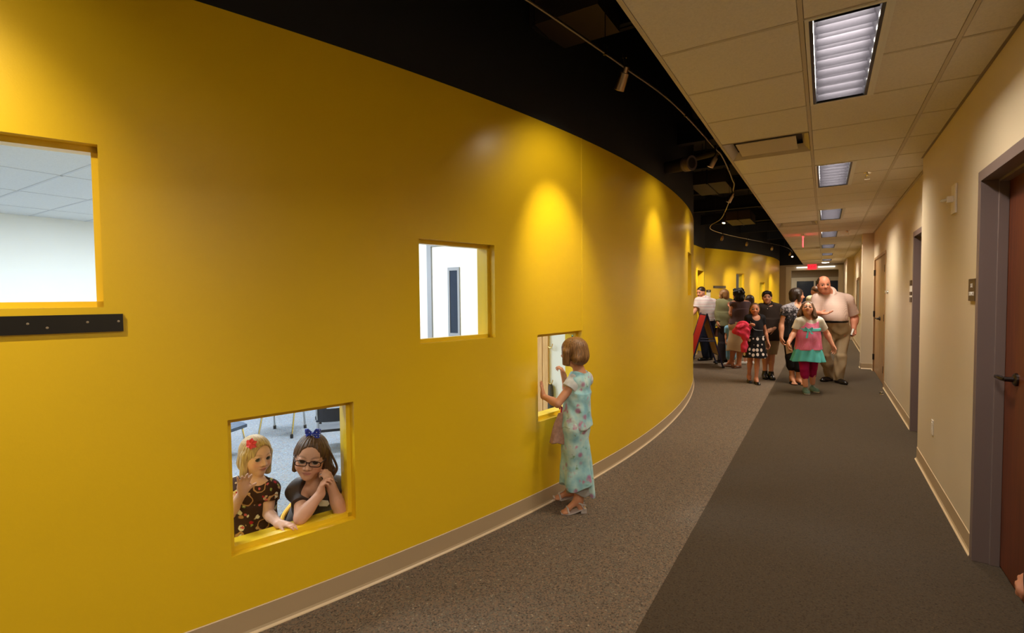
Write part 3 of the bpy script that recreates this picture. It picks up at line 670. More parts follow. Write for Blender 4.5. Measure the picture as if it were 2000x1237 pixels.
# ------------------------------------------------------------------ things on the walls
def plaque(P, s0, s1, z0, z1, d0, d1, step=.08):
    mb = MB(); ss = breaks(s0, s1, step, [])
    for a, b in zip(ss[:-1], ss[1:]):
        q = []
        for s in (a, b):
            p, n = P(s); q.append((p+n*d0, p+n*d1))
        (ai, ao), (bi, bo) = q
        mb.quad((*ao, z0), (*bo, z0), (*bo, z1), (*ao, z1)); mb.quad((*ai, z1), (*ao, z1), (*bo, z1), (*bi, z1)); mb.quad((*ai, z0), (*bi, z0), (*bo, z0), (*ao, z0)); mb.quad((*bi, z0), (*ai, z0), (*ai, z1), (*bi, z1))
    for e in (s0, s1):
        p, n = P(e); mb.quad((*(p+n*d0), z0), (*(p+n*d1), z0), (*(p+n*d1), z1), (*(p+n*d0), z1))
    return mb
p, n = arc1(-4.9)
t = thing('wall_board', 'long black board strip fixed under the large yellow window', 'board', (*p, 1.40))
obj('board', plaque(arc1, -5.5, -4.531, 1.366, 1.432, .0, .012), 'ledge_black', t, bevel=.0)
for s, z in ((-4.795, 1.404), (-4.745, 1.388), (-4.635, 1.404), (-4.545, 1.404)):
    p, n = arc1(s); b = MB(); b.ring((*(p+n*.0115), z), [(0, 0), (.0045, 0), (.004, .0015), (0, .002)], 12, (*n, 0)); obj('bolt', b, 'nickel', t, smooth=True)
t = thing('room_sign', 'small brown wall sign with two lines of white letters', 'sign', (XN, 3.80, 1.5))
b = MB(); b.box((XN-.012, 3.735, 1.435), (XN-.0005, 3.885, 1.560)); pl = obj('plate', b, 'sign_brown', t, bevel=.001)
for txt, z, sz in (('STE', 1.521, .031), ('SERVICE', 1.475, .031)): text_mesh(txt, sz, facing((XN-.0128, 3.81, z), (0, -1, 0), (0, 0, 1)), 'sign_white', t)
t = thing('wall_sensor', 'white wall plate with a short arm and clear tip high on the beige wall', 'sensor', (XN, 4.36, 2.09))
b = MB(); b.box((XN-.012, 4.30, 2.0), (XN-.0005, 4.42, 2.19)); obj('plate', b, 'white_plastic', t, bevel=.002)
b = MB(); b.box((XN-.045, 4.343, 2.075), (XN-.011, 4.377, 2.115)); obj('arm', b, 'white_plastic', t, bevel=.002)
M['clear'] = plain('clear_acrylic', rgb(220, 214, 200), .08, 0, .8)
b = MB(); b.ring((XN-.044, 4.36, 2.093), [(0, 0), (.012, 0), (.009, .012), (.011, .022), (.004, .034), (0, .035)], 12, (-1, 0, -.15)); obj('clear_tip', b, 'clear', t, smooth=True)
t = thing('power_outlet', 'white power outlet low on the near beige wall', 'outlet', (XN, 4.97, .45))
b = MB(); b.box((XN-.006, 4.935, .393), (XN-.0005, 5.005, .507)); pl = obj('cover_plate', b, 'white_plastic', t, bevel=.0015)
for z in (.425, .475):
    b = MB(); b.box((XN-.008, 4.955, z-.014), (XN-.0055, 4.985, z+.014)); obj('socket', b, 'white_plastic', t, bevel=.0008)
t = thing('room_sign', 'brown and white stepped wall sign beside the dark door frame', 'sign', (XF, 6.99, 1.5))
for i, (z0, z1, m_) in enumerate(((1.565, 1.625, 'sign_brown'), (1.50, 1.565, 'paper'), (1.46, 1.50, 'sign_brown'), (1.44, 1.46, 'sign_white'), (1.385, 1.44, 'sign_brown'))):
    b = MB(); b.box((XF-.014, 6.955, z0), (XF-.0005, 7.07, z1)); obj('sign_band', b, m_, t)
text_mesh('114', .032, facing((XF-.0155, 7.012, 1.595), (0, -1, 0), (0, 0, 1)), 'sign_white', t) if False else None
t = thing('wall_stop', 'small round chrome knob on the beige wall beside the oak doors', 'wall stop', (XF, 9.42, 1.505))
b = MB(); b.ring((XF, 9.42, 1.505), [(0, 0), (.03, 0), (.03, .006), (.018, .012), (.024, .04), (.02, .046), (0, .048)], 18, (-1, 0, 0)); obj('knob', b, 'chrome', t, smooth=True)
t = thing('picture_frame', 'brown framed picture on the far beige wall behind the big man', 'picture', (.80, 16.4, 1.45))
b = MB(); y0, y1, z0, z1 = 15.7, 17.2, .98, 1.92
for a in (((y0+.06, z0), (y1-.06, z0+.06)), ((y0+.06, z1-.06), (y1-.06, z1)), ((y0, z0), (y0+.06, z1)), ((y1-.06, z0), (y1, z1))): b.box((.765, a[0][0], a[0][1]), (.7995, a[1][0], a[1][1]))
obj('frame', b, 'oak', t)
b = MB(); b.box((.785, y0+.05, z0+.05), (.7992, y1-.05, z1-.05)); obj('picture_panel', b, plain('grey_beige_print', rgb(150, 142, 122), .3, grain=.3, gscale=6), t)
t = thing('door_stop', 'tiny chrome dome door stop on the dark carpet', 'door stop', (.735, 9.15, 0))
b = MB(); b.ring((.735, 9.15, 0), [(0, 0), (.028, 0), (.027, .018), (.018, .034), (0, .04)], 16); obj('dome', b, 'chrome', t, smooth=True)
b = MB(); b.ring((.735, 9.15, .012), [(.027, 0), (.03, .002), (.03, .014), (.026, .016)], 16); obj('rubber_ring', b, 'black_plastic', t)
# signs on the distant yellow wall
M['sign_dark'] = plain('dark_grey_sign', rgb(70, 62, 58), .5); M['sign_text'] = plain('grey_worn_text', rgb(128, 112, 94), .6)
t = thing('wall_sign', 'long dark sign strip high on the distant yellow wall', 'sign', (*arc2(-6.1)[0], 1.71))
obj('plate', plaque(arc2, -6.45, -5.8, 1.68, 1.745, .0005, .016), 'sign_dark', t)
for k in range(9):
    s = -6.36+.065*k; obj('letter_block', plaque(arc2, s, s+.042, 1.70, 1.725, .016, .0175), 'sign_text', t)
t = thing('wall_notice', 'white notice sheet under a dark header beside the yellow doorway', 'notice', (*arc2(-6.68)[0], 1.53))
obj('header', plaque(arc2, -6.79, -6.58, 1.57, 1.635, .0005, .014), 'sign_dark', t); obj('sheet', plaque(arc2, -6.78, -6.59, 1.40, 1.57, .0005, .006), 'paper', t); obj('mark', plaque(arc2, -6.70, -6.665, 1.59, 1.615, .014, .0155), 'sign_white', t)
t = thing('wall_sign', 'short dark sign strip lower on the distant yellow wall', 'sign', (*arc2(-6.2)[0], 1.34))
obj('plate', plaque(arc2, -6.42, -6.0, 1.315, 1.38, .0005, .016), 'sign_dark', t); obj('text_band', plaque(arc2, -6.38, -6.04, 1.338, 1.357, .016, .0175), 'sign_text', t)
root = setting('door_6', 'open doorway in the yellow wall beside the man in the white polo', (-2.74, 13.7, 0))
for ya, yb in ((DY0-.05, DY0), (DY1, DY1+.05)):
    m_ = MB(); m_.box((-2.74-TH-.01, ya-(.003 if ya >= DY1 else 0), 0), (-2.728, yb+(.003 if ya < DY1 else 0), DZ-.003)); struct('door_jamb', m_, 'yellow_trim', parent=root)
m_ = MB(); m_.box((-2.74-TH-.01, DY0-.05, DZ-.003), (-2.728, DY1+.05, DZ+.05)); struct('door_head', m_, 'yellow_trim', parent=root)
m_ = MB(); m_.box((-2.74-TH-.04, DY0, .01), (-2.74-TH+.005, DY1, DZ)); lf = struct('door_leaf', m_, 'frame_dark', parent=root); lever(lf, -2.74-TH+.0, 13.45, 1.0, 1) if False else None
m_ = MB(); m_.box((-2.74-TH, 13.95, .3), (-2.74-TH+.012, 14.06, 1.9)); struct('door_pane', m_, 'dark_glass', parent=lf)

# ------------------------------------------------------------------ A-frame sign board
M['red_board'] = plain('dark_red_board', rgb(196, 30, 42), .6); M['tan_board'] = plain('tan_back_board', rgb(186, 166, 136), .6, grain=.08); M['navy_metal'] = plain('navy_painted_steel', rgb(38, 42, 92), .4)
def floor_at(px, py):
    d = CF+CR*(px-1000)/FPX-CU*(py-618.5)/FPX; return np.array([0, 0, EYE])+d*(-EYE/d[2])
NR, FR = floor_at(1412.5, 719), floor_at(1399, 711.5)      # near and far foot of the tan side
NA = W(1381, 614.5, NR@CF+.055); FA = W(1368.5, 612.5, FR@CF+.055)
FA[2] = NA[2] = 1.10
t = thing('sandwich_board', 'red and tan A-frame sign board with navy frame behind the yellow corner', 'sign board', ((NA[0]+FA[0])/2, (NA[1]+FA[1])/2, 0))
for sg, matn, nm in ((1, 'tan_board', 'tan_panel'), (-1, 'red_board', 'red_panel')):
    nf = NR if sg > 0 else np.array([2*NA[0]-NR[0], 2*NA[1]-NR[1], 0.]); ff = FR if sg > 0 else np.array([2*FA[0]-FR[0], 2*FA[1]-FR[1], 0.])
    L3 = lambda q, p: q+(p-q)
    P_ = lambda e, k: (NA+(nf-NA)*k)*(1-e)+(FA+(ff-FA)*k)*e
    nrm = unit3 = np.cross(nf-NA, FA-NA); nrm = nrm/np.linalg.norm(nrm)*.007; b = MB()
    c = [P_(.04, .03), P_(.96, .03), P_(.96, .76), P_(.04, .76)]
    k0 = len(b.v); b.v += [tuple(p+nrm) for p in c]+[tuple(p-nrm) for p in c]; b.f += [(0, 1, 2, 3), (7, 6, 5, 4)]+[(i, (i+1) % 4, 4+(i+1) % 4, 4+i) for i in range(4)]
    obj(nm, b, matn, t)
    b = MB()
    for e in (0, 1): b.tube([P_(e, -.01), P_(e, .985)], .016, 8)
    for k in (.015, .77): b.tube([P_(0, k), P_(1, k)], .014, 8)
    obj('frame', b, 'navy_metal', t)
    for e in (0, 1):
        b = MB(); q = P_(e, 1); b.ring((q[0], q[1], 0.0), [(0, 0), (.03, 0), (.028, .035), (.016, .045), (0, .045)], 12); obj('rubber_foot', b, 'black_plastic', t)
b = MB()
for A_, F_ in ((NA, NR), (FA, FR)):
    for k, r_ in ((.50, .014), (.455, .009)):
        p = A_+(F_-A_)*k; q = np.array([2*A_[0]-p[0], 2*A_[1]-p[1], p[2]]); b.tube([p, q], r_, 8)
obj('cross_brace', b, 'navy_metal', t)

# ------------------------------------------------------------------ classroom furniture
M['seat_sheen'] = plain('navy_seat_painted_sheen', rgb(70, 84, 108), .25)  # navy seat plastic made paler, its blue-white reflection put into the colour
def school_chair(x, y, rz, label, seat=.36, seat_mat='navy_plastic', s=1.0):
    t = thing('school_chair', label, 'chair', (x, y, 0), 'school chairs in the classroom')
    c, sn = math.cos(rz), math.sin(rz)
    def T(p): return (x+s*(p[0]*c-p[1]*sn), y+s*(p[0]*sn+p[1]*c), s*p[2])
    def TT(ps): return [T(p) for p in ps]
    h_ = seat; b = MB(); n = 8                                         # moulded seat, dished
    g = [[(-.19+.38*i/n, -.19+.38*j/n, h_-.018*(1-((i/n-.5)*2)**2)*(1-((j/n-.5)*2)**2)-(.02*max(0, (j/n-.75)*4)**2)) for j in range(n+1)] for i in range(n+1)]
    for i in range(n):
        for j in range(n):
            q = [g[i][j], g[i+1][j], g[i+1][j+1], g[i][j+1]]; b.quad(*TT(q)); b.quad(*TT([(p[0], p[1], p[2]-.014) for p in q[::-1]]))
    e = [g[i][0] for i in range(n+1)]+[g[n][j] for j in range(1, n+1)]+[g[i][n] for i in range(n-1, -1, -1)]+[g[0][j] for j in range(n-1, 0, -1)]
    for k in range(len(e)):
        a, d = e[k], e[(k+1) % len(e)]; b.quad(*TT([a, d, (d[0], d[1], d[2]-.03), (a[0], a[1], a[2]-.03)]))
    obj('seat', b, seat_mat, t, smooth=True)
    b = MB()                                                           # curved back with a crescent handle slot
    for i in range(10):
        for j in range(8):
            a0, a1 = -.19+.038*i, -.19+.038*(i+1); z0, z1 = h_+.10+.03*j, h_+.10+.03*(j+1)
            xm = (a0+a1)/2; zm = (z0+z1)/2
            if abs(xm) < .09 and abs(zm-(h_+.285-.35*xm*xm*6)) < .02: continue
            f = lambda xx, zz: (xx, -.20-.05*(1-(xx/.19)**2)*.8-.12*(zz-h_), zz)
            for off in (0, -.012):
                q = [f(a0, z0), f(a1, z0), f(a1, z1), f(a0, z1)]; b.quad(*TT([(p[0], p[1]+off, p[2]) for p in q]))
    obj('backrest', b, 'navy_plastic', t)
    for sx in (-1, 1):
        b = MB(); b.tube(TT([(sx*.17, .20, .012), (sx*.165, .155, h_-.05), (sx*.16, .12, h_-.025), (sx*.16, -.12, h_-.025), (sx*.17, -.19, h_+.02), (sx*.18, -.245, h_+.20), (sx*.175, -.26, h_+.32)]), .011*s, 8); obj('side_frame', b, 'chrome', t, smooth=True)
        b = MB(); b.tube(TT([(sx*.175, -.22, .012), (sx*.165, -.06, h_-.03)]), .011*s, 8); obj('rear_leg', b, 'chrome', t, smooth=True)
        for yy in (.20, -.22):
            b = MB(); q = T((sx*(.17 if yy > 0 else .175), yy, 0)); b.ring(q, [(0, 0), (.016, 0), (.017, .03), (.012, .045), (0, .045)], 10); obj('rubber_foot', b, 'black_plastic', t)
    b = MB(); b.tube(TT([(-.165, .15, h_-.04), (.165, .15, h_-.04)]), .01*s, 8); obj('cross_bar', b, 'chrome', t, smooth=True)
school_chair(-4.86, 2.53, math.radians(-70), 'navy school chair cut off by the low window edge behind the blonde girl', .30, 'seat_sheen')
school_chair(-5.09, 3.38, math.radians(35), 'chrome legged school chair showing only its legs behind the two girls', .40)
school_chair(-5.05, 4.06, math.radians(150), 'navy school chair with a chrome rail behind the blue bow', .33)
school_chair(*W(652, 816, 5.02)[:2], math.radians(52), 'navy school chair with a crescent slot in its back', .27, s=.85)
t = thing('coat_post', 'pine board post with brass coat hooks seen through the low window', 'coat rack', (-2.61, PY, 0))
for xa, xb in ((-2.685, -2.628), (-2.622, -2.556)):
    b = MB(); b.box((xa, PY-.03, .02), (xb, PY-.001, 1.42)); obj('board', b, 'pine', t, bevel=.002)
for z in (.94, .545, 1.3):
    b = MB(); b.tube([(-2.557, PY-.02, z), (-2.535, PY-.025, z-.012), (-2.512, PY-.03, z-.010), (-2.50, PY-.03, z+.02), (-2.499, PY-.03, z+.035)], .005, 8); obj('coat_hook', b, 'brass', t, smooth=True)
t = thing('hanging_bag', 'dark grey bag hanging from the lower brass hook', 'bag', (-2.525, PY-.03, .55))
b = MB(); b.v = []; pr = [(.012, .53), (.025, .50), (.035, .30), (.04, .10), (.03, .08)]
for r_, z in pr:
    k = len(b.v)
    b.v += [(-2.522+r_*math.cos(a)*1.1, PY-.032+.022*math.sin(a), z) for a in [2*math.pi*j/12 for j in range(12)]]
b.f = [(k*12+j, k*12+(j+1) % 12, (k+1)*12+(j+1) % 12, (k+1)*12+j) for k in range(len(pr)-1) for j in range(12)]+[tuple(range(12)), tuple(range(48, 60))]
M['dark_cloth'] = plain('dark_grey_cloth', rgb(62, 58, 52), .8, grain=.15, gscale=80)
obj('pouch', b, 'dark_cloth', t, smooth=True)
b = MB(); b.tube([(-2.522, PY-.032, .525), (-2.512, PY-.03, .545), (-2.509, PY-.026, .528), (-2.522, PY-.03, .52)], .003, 6); obj('strap', b, 'dark_cloth', t)

# ------------------------------------------------------------------ people: smooth distance-field bodies
class Field:
    def __init__(s, lo, hi, h):
        s.h = h; s.lo = np.array(lo, np.float32); s.n = np.ceil((np.array(hi)-np.array(lo))/h).astype(int)+1
        s.f = np.full(tuple(s.n), .5, np.float32)
    def region(s, lo, hi):
        a = np.clip(np.floor((np.array(lo)-s.lo)/s.h).astype(int), 0, s.n); b = np.clip(np.ceil((np.array(hi)-s.lo)/s.h).astype(int)+1, 0, s.n)
        if np.any(b <= a): return None
        g = [(s.lo[i]+s.h*np.arange(a[i], b[i], dtype=np.float32)) for i in range(3)]
        return tuple(slice(a[i], b[i]) for i in range(3)), g[0][:, None, None], g[1][None, :, None], g[2][None, None, :]
    def blend(s, sl, d, k, sub=False):
        a = s.f[sl]
        if sub: d = -d; r = np.maximum(a, d); sg = 1
        else: r = np.minimum(a, d); sg = -1
        if k > 0: hh = np.maximum(k-np.abs(a-d), 0)/k; r = r+sg*hh*hh*k*.25
        s.f[sl] = r
    def add(s, pr, k=.02, infl=0., tlim=None, sub=False):
        kind = pr[0]; m = k+3*s.h+max(infl, 0)
        if kind == 'cap':
            _, a, b, ra, rb = pr
            a = np.array(a); b = np.array(b)
            if tlim is not None: b = a+(b-a)*tlim; rb = ra+(rb-ra)*tlim
            R = max(ra, rb)+m; rg = s.region(np.minimum(a, b)-R, np.maximum(a, b)+R)
            if rg is None: return
            sl, X, Y, Z = rg; ba = b-a; L2 = float(ba@ba)+1e-9
            px, py, pz = X-a[0], Y-a[1], Z-a[2]
            t0 = (px*ba[0]+py*ba[1]+pz*ba[2])/L2; t = np.clip(t0, 0, 1)
            d = np.sqrt((px-t*ba[0])**2+(py-t*ba[1])**2+(pz-t*ba[2])**2)-(ra+(rb-ra)*t)-infl
            if tlim is not None: d = np.maximum(d, (t0-1)*math.sqrt(L2))
        elif kind == 'ell':
            _, c, r, Rm = pr; r = np.array(r)+infl; c = np.array(c); R = float(r.max())+m
            rg = s.region(c-R, c+R)
            if rg is None: return
            sl, X, Y, Z = rg; p = [X-c[0], Y-c[1], Z-c[2]]
            q = [p[0]*Rm[0, i]+p[1]*Rm[1, i]+p[2]*Rm[2, i] for i in range(3)]
            k0 = np.sqrt(sum((q[i]/r[i])**2 for i in range(3))); k1 = np.sqrt(sum((q[i]/r[i]**2)**2 for i in range(3)))+1e-6
            d = k0*(k0-1)/k1; d = np.where(k0 < .05, -float(r.min()), d)
        elif kind == 'skirt':
            _, c1, r1, c0, r0, ang, nw, amp, hem, ph = pr; c1 = np.array(c1); c0 = np.array(c0)
            R = max(max(r1), max(r0))+amp+m; rg = s.region(np.minimum(c0, c1)-R, np.maximum(c0, c1)+R)
            if rg is None: return
            sl, X, Y, Z = rg; t = np.clip((c1[2]-Z)/(c1[2]-c0[2]), 0, 1)
            dx = X-(c1[0]+(c0[0]-c1[0])*t); dy = Y-(c1[1]+(c0[1]-c1[1])*t); ca, sa = math.cos(ang), math.sin(ang)
            u = dx*ca+dy*sa; v = -dx*sa+dy*ca; rx = r1[0]+(r0[0]-r1[0])*t+infl; ry = r1[1]+(r0[1]-r1[1])*t+infl
            th = np.arctan2(v/ry, u/rx); q = np.sqrt((u/rx)**2+(v/ry)**2)
            d = (q-1)*np.minimum(rx, ry)-amp*t*np.cos(nw*th+ph+2*t)*np.minimum(q, 1)
            d = np.maximum(d*.85, np.maximum((c0[2]+hem*np.cos(3*th+ph))-Z, Z-c1[2]))
        s.blend(sl, d, k, sub)
    def cut(s, pt, nrm):
        pt = np.array(pt); nrm = np.array(nrm, float); nrm /= np.linalg.norm(nrm)
        rg = s.region(s.lo, s.lo+s.h*s.n); sl, X, Y, Z = rg
        s.f[sl] = np.maximum(s.f[sl], (X-pt[0])*nrm[0]+(Y-pt[1])*nrm[1]+(Z-pt[2])*nrm[2])
    def folds(s, amp, fr, seed=0):
        rs = np.random.RandomState(seed); sl, X, Y, Z = s.region(s.lo, s.lo+s.h*s.n); d = 0
        for i in range(4):
            a = rs.normal(size=3)*fr*(1+.5*i); a[2] *= .55; d = d+np.sin(a[0]*X+a[1]*Y+a[2]*Z+rs.rand()*6)/(1+.4*i)
        s.f += (amp*.55*d).astype(np.float32)
    def mesh(s):
        f = s.f; ins = f < 0
        if not ins.any(): return np.zeros((0, 3)), np.zeros((0, 4), int)
        w = np.where(ins); a = [max(0, int(q.min())-1) for q in w]; b = [min(f.shape[i], int(w[i].max())+2) for i in range(3)]
        f = f[a[0]:b[0], a[1]:b[1], a[2]:b[2]]; f = np.pad(f, 1, constant_values=.5); ins = f < 0; org = s.lo+(np.array(a)-1)*s.h
        nx, ny, nz = [q-1 for q in f.shape]; cnt = np.zeros((nx, ny, nz), np.int8)
        offs = [(i, j, k) for i in (0, 1) for j in (0, 1) for k in (0, 1)]
        for i, j, k in offs: cnt += ins[i:i+nx, j:j+ny, k:k+nz]
        act = (cnt > 0) & (cnt < 8); ids = np.full(act.shape, -1, np.int64); C = np.argwhere(act); ids[act] = np.arange(len(C))
        V = np.array([f[C[:, 0]+i, C[:, 1]+j, C[:, 2]+k] for i, j, k in offs]); acc = np.zeros((len(C), 3)); num = np.zeros(len(C))
        for p in range(8):
            for q in range(p+1, 8):
                o1, o2 = np.array(offs[p]), np.array(offs[q])
                if np.abs(o1-o2).sum() != 1: continue
                x = (V[p] < 0) != (V[q] < 0); t = np.where(x, V[p]/(V[p]-V[q]+1e-12), 0)
                acc += np.where(x[:, None], o1+(o2-o1)*t[:, None], 0); num += x
        pos = org+(C+acc/num[:, None])*s.h; Q = []
        for ax in range(3):
            b1, b2 = (ax+1) % 3, (ax+2) % 3; sh = [slice(0, -1)]*3; s2 = [slice(0, -1)]*3; s2[ax] = slice(1, None)
            sh2 = list(sh); A = ins[tuple(sh2)]; B = np.roll(ins, -1, ax)[tuple(sh2)]; E = np.argwhere(A != B); E = E[(E[:, b1] > 0) & (E[:, b2] > 0)]
            E = E[E[:, ax] < f.shape[ax]-1]
            if not len(E): continue
            d1 = np.zeros(3, int); d1[b1] = 1; d2 = np.zeros(3, int); d2[b2] = 1
            g = lambda e: ids[e[:, 0], e[:, 1], e[:, 2]]
            q = np.stack([g(E-d1-d2), g(E-d2), g(E), g(E-d1)], 1); fl = A[E[:, 0], E[:, 1], E[:, 2]]; q[~fl] = q[~fl][:, ::-1]; Q.append(q[(q >= 0).all(1)])
        return pos, np.concatenate(Q)
def field_obj(name, F, mat, parent, col=None, smooth_it=1):
    v, q = F.mesh(); org = worldloc(parent)
    if smooth_it and len(v):                                  # one light relaxation of the grid steps
        for _ in range(smooth_it):
            acc = np.zeros_like(v); n = np.zeros(len(v))
            for i in range(4):
                for j in (1, 3):
                    np.add.at(acc, q[:, i], v[q[:, (i+j) % 4]]); np.add.at(n, q[:, i], 1)
            v = .5*v+.5*acc/np.maximum(n, 1)[:, None]
    me = bpy.data.meshes.new(name); me.vertices.add(len(v)); me.vertices.foreach_set('co', (v-org).astype(np.float32).ravel())
    me.loops.add(q.size); me.loops.foreach_set('vertex_index', q.astype(np.int32).ravel()); me.polygons.add(len(q))
    me.polygons.foreach_set('loop_start', np.arange(0, q.size, 4, dtype=np.int32)); me.polygons.foreach_set('use_smooth', np.ones(len(q), bool)); me.update(calc_edges=True)
    if col is not None:
        c = np.ones((len(v), 4), np.float32); c[:, :3] = col(v); at = me.color_attributes.new('Col', 'FLOAT_COLOR', 'POINT'); at.data.foreach_set('color', c.ravel())
    me.materials.append(M[mat] if isinstance(mat, str) else mat); o = bpy.data.objects.new(name, me); COL.objects.link(o); o.parent = parent; return o
def col_mat(name, rough=.5, spec=.35, nz=.05):
    t = NT(name); a = t.add('ShaderNodeAttribute', attribute_name='Col'); n = t.noise(t.coord(), 25, 3)
    t.base(t.mix(t.math('MULTIPLY', n.outputs['Fac'], nz*2), a.outputs['Color'], (.25, .06, .03, 1))); return t.set(rough, 0, spec)
M['skin'] = col_mat('skin', .48, .35); M['eye'] = col_mat('eye_surface', .15, .6, 0)
def hair_mat(name, a, b, rough=.42):
    t = NT(name); n = t.noise(t.coord(scale=(90, 90, 9)), 1.6, 4, .6); n2 = t.noise(t.coord(), 9, 2)
    f = t.math('ADD', t.math('MULTIPLY', n.outputs['Fac'], .7), t.math('MULTIPLY', n2.outputs['Fac'], .3))
    t.base(t.ramp(f, [(.35, a), (.65, b)])); t.bump(n.outputs['Fac'], .5, .004); return t.set(rough, 0, .4)
def cloth_mat(name, c, scale=260, rough=.85, var=.08): 
    return plain(name, c, rough, 0, .2, var, scale, .15)
def unit(v): v = np.array(v, float); return v/(np.linalg.norm(v)+1e-9)
RH = np.array([CR[0], CR[1], 0]); RH /= np.linalg.norm(RH); FH = np.array([CF[0], CF[1], 0]); FH /= np.linalg.norm(FH); UP = np.array([0, 0, 1.])
def vd(r, t, z=0.): return unit(RH*r-FH*t+UP*z)              # direction: image right, towards the camera, up
def ik(a, b, l1, l2, pole):
    a, b = np.array(a), np.array(b); d = b-a; L = np.linalg.norm(d); L2 = min(L, (l1+l2)*.999); x = (l1*l1-l2*l2+L2*L2)/(2*L2); hgt = math.sqrt(max(l1*l1-x*x, 0)); u = d/L
    p = np.array(pole); p = unit(p-u*(p@u)); return a+u*x+p*hgt

class Person:
    def __init__(s, name_label, J, head, loc, vox, skin, group=None, name='person', girth=1., S=1., eyecol=(.05, .03, .02), brow=(.08, .05, .03), lip=(.50, .16, .13), scalp=None, lids=False, child=False, beltpaint=None):
        s.J = {k: np.array(v, float) for k, v in J.items()}; s.vox = vox; s.P = {}; s.skin = np.array(lin(tuple(x/255 for x in skin))); s.brow = brow; s.lip = np.array(lip); s.scalp = scalp; s.eyecol = eyecol; s.lids = lids
        s.root = thing(name, name_label, 'person', loc, group); s.S = S; s.g = girth
        hc, hh, F, roll = head; s.hc = np.array(hc, float); s.hh = hh; F = unit(F); U = unit(UP-F*(UP@F)); X = np.cross(F, U)
        c, sn = math.cos(roll), math.sin(roll); X, U = X*c+U*sn, U*c-X*sn; s.Rh = np.stack([X, F, U], 1); s.child = child
    def H(s, p): return s.hc+s.Rh@(np.array(p)*s.hh)
    def put(s, tag_, pr, k=.02): s.P.setdefault(tag_, []).append((pr, k))
    def cap(s, tag_, a, b, ra, rb, k=.02): s.put(tag_, ('cap', np.array(a, float), np.array(b, float), ra, rb), k)
    def ell(s, tag_, c, r, Rm=None, k=.02): s.put(tag_, ('ell', np.array(c, float), r, np.eye(3) if Rm is None else Rm), k)
    def hell(s, tag_, c, r, k=.02): s.ell(tag_, s.H(c), np.array(r)*s.hh, s.Rh, k*s.hh)
    def hcap(s, tag_, a, b, ra, rb, k=.02): s.cap(tag_, s.H(a), s.H(b), ra*s.hh, rb*s.hh, k*s.hh)
    def build_head(s):
        ch = s.child
        s.hell('head', (0, -.06, .12), (.345, .42, .375), .05); s.hell('head', (0, .05, -.10), (.29 if ch else .285, .335, .37), .12)
        s.hell('head', (0, .09, -.30), (.19 if ch else .215, .25, .185), .12); s.hell('head', (0, .255, -.405), (.10, .085, .075), .09)
        for x in (-1, 1):
            s.hell('head', (x*.17, .20, -.16), (.118 if ch else .125, .12, .12), .10); s.hell('head', (x*.325, -.03, -.06), (.045, .085, .125), .03)
        s.hcap('head', (0, .355, .0), (0, .435 if not ch else .425, -.125), .034 if not ch else .028, .056 if not ch else .045, .06)
        for x in (-1, 1): s.hell('head', (x*.052, .385, -.145), (.045, .045, .037), .03)
        s.put('head', ('SUB', s.H((-.145, .42, .0)), .085*s.hh), .07*s.hh); s.put('head', ('SUB', s.H((.145, .42, .0)), .085*s.hh), .07*s.hh)
        s.hell('head', (0, .352, -.243), (.10, .045, .021), .025); s.hell('head', (0, .345, -.288), (.082, .045, .026), .025)
        s.er = (.092 if s.vox < .003 else .088) if ch else .076; op = (.084, .10, .049) if s.vox < .003 else (.082, .10, .046) if ch else (.074, .09, .036)
        if s.lids:
            for x in (-1, 1):
                s.hell('head', (x*.145, .278, .0), (s.er*1.13,)*3, .03); s.put('head', ('SUBE', s.H((x*.145, .278+s.er, .0)), np.array(op)*s.hh), .006*s.hh)
    def eyes(s, gaze=None):
        for x in (-1, 1):
            c = s.H((x*.145, .278, .0)); r = s.er*s.hh; n = 20; m = 14
            g = unit(gaze-c) if gaze is not None else s.Rh[:, 1]; z = g; a = unit(np.cross(z, UP)); b = np.cross(z, a); v = []; cols = []
            for i in range(m+1):
                th = math.pi*i/m
                for j in range(n):
                    ph = 2*math.pi*j/n; v.append(c+r*(math.sin(th)*(math.cos(ph)*a+math.sin(ph)*b)+math.cos(th)*z)); cols.append((.012,)*3 if th < .36 else (s.eyecol if th < .68 else (.46, .42, .39)))
            f = [(i*n+j, i*n+(j+1) % n, (i+1)*n+(j+1) % n, (i+1)*n+j) for i in range(m) for j in range(n)]
            me = bpy.data.meshes.new('eye'); me.from_pydata((np.array(v)-worldloc(s.root)).tolist(), [], f); me.shade_smooth()
            at = me.color_attributes.new('Col', 'FLOAT_COLOR', 'POINT'); at.data.foreach_set('color', np.array([(*q, 1) for q in cols], np.float32).ravel()); me.materials.append(M['eye'])
            o = bpy.data.objects.new('eye', me); COL.objects.link(o); o.parent = s.root
    def build_body(s, chest=(.155, .115, .2), belly=(.145, .11, .16), pelvis=(.165, .12, .14), torso_ang=0., arm=(.050, .038, .026), leg=(.082, .056, .034), calf=.05, neck=.052, shr=.055):
        J, S, g = s.J, s.S, s.g; ca, sa = math.cos(torso_ang), math.sin(torso_ang)
        up = unit(J['neck']-J['pelvis']); r0 = RH*ca+FH*sa; r0 = unit(r0-up*(r0@up)); Rt = np.stack([r0, np.cross(up, r0), up], 1); s.Rt = Rt
        s.ell('torso', J['chest'], np.array(chest)*S, Rt, .06*S); s.ell('torso', J['belly'], np.array(belly)*S, Rt, .09*S); s.ell('torso', J['pelvis'], np.array(pelvis)*S, Rt, .08*S)
        s.cap('torso', J['shL'], J['shR'], shr*S, shr*S, .06*S); s.neck_r = neck*1.12*S
        for q in 'LR': s.cap('torso', J['neck']-UP*.035*S, J['neck']+(J['sh'+q]-J['neck'])*.75+UP*.005*S, .05*S*neck/.052, shr*.85*S, .04*S)
        s.cap('neck', J['neck'], s.H((0, -.08, -.25)), neck*1.12*S, neck*S, .03*S)
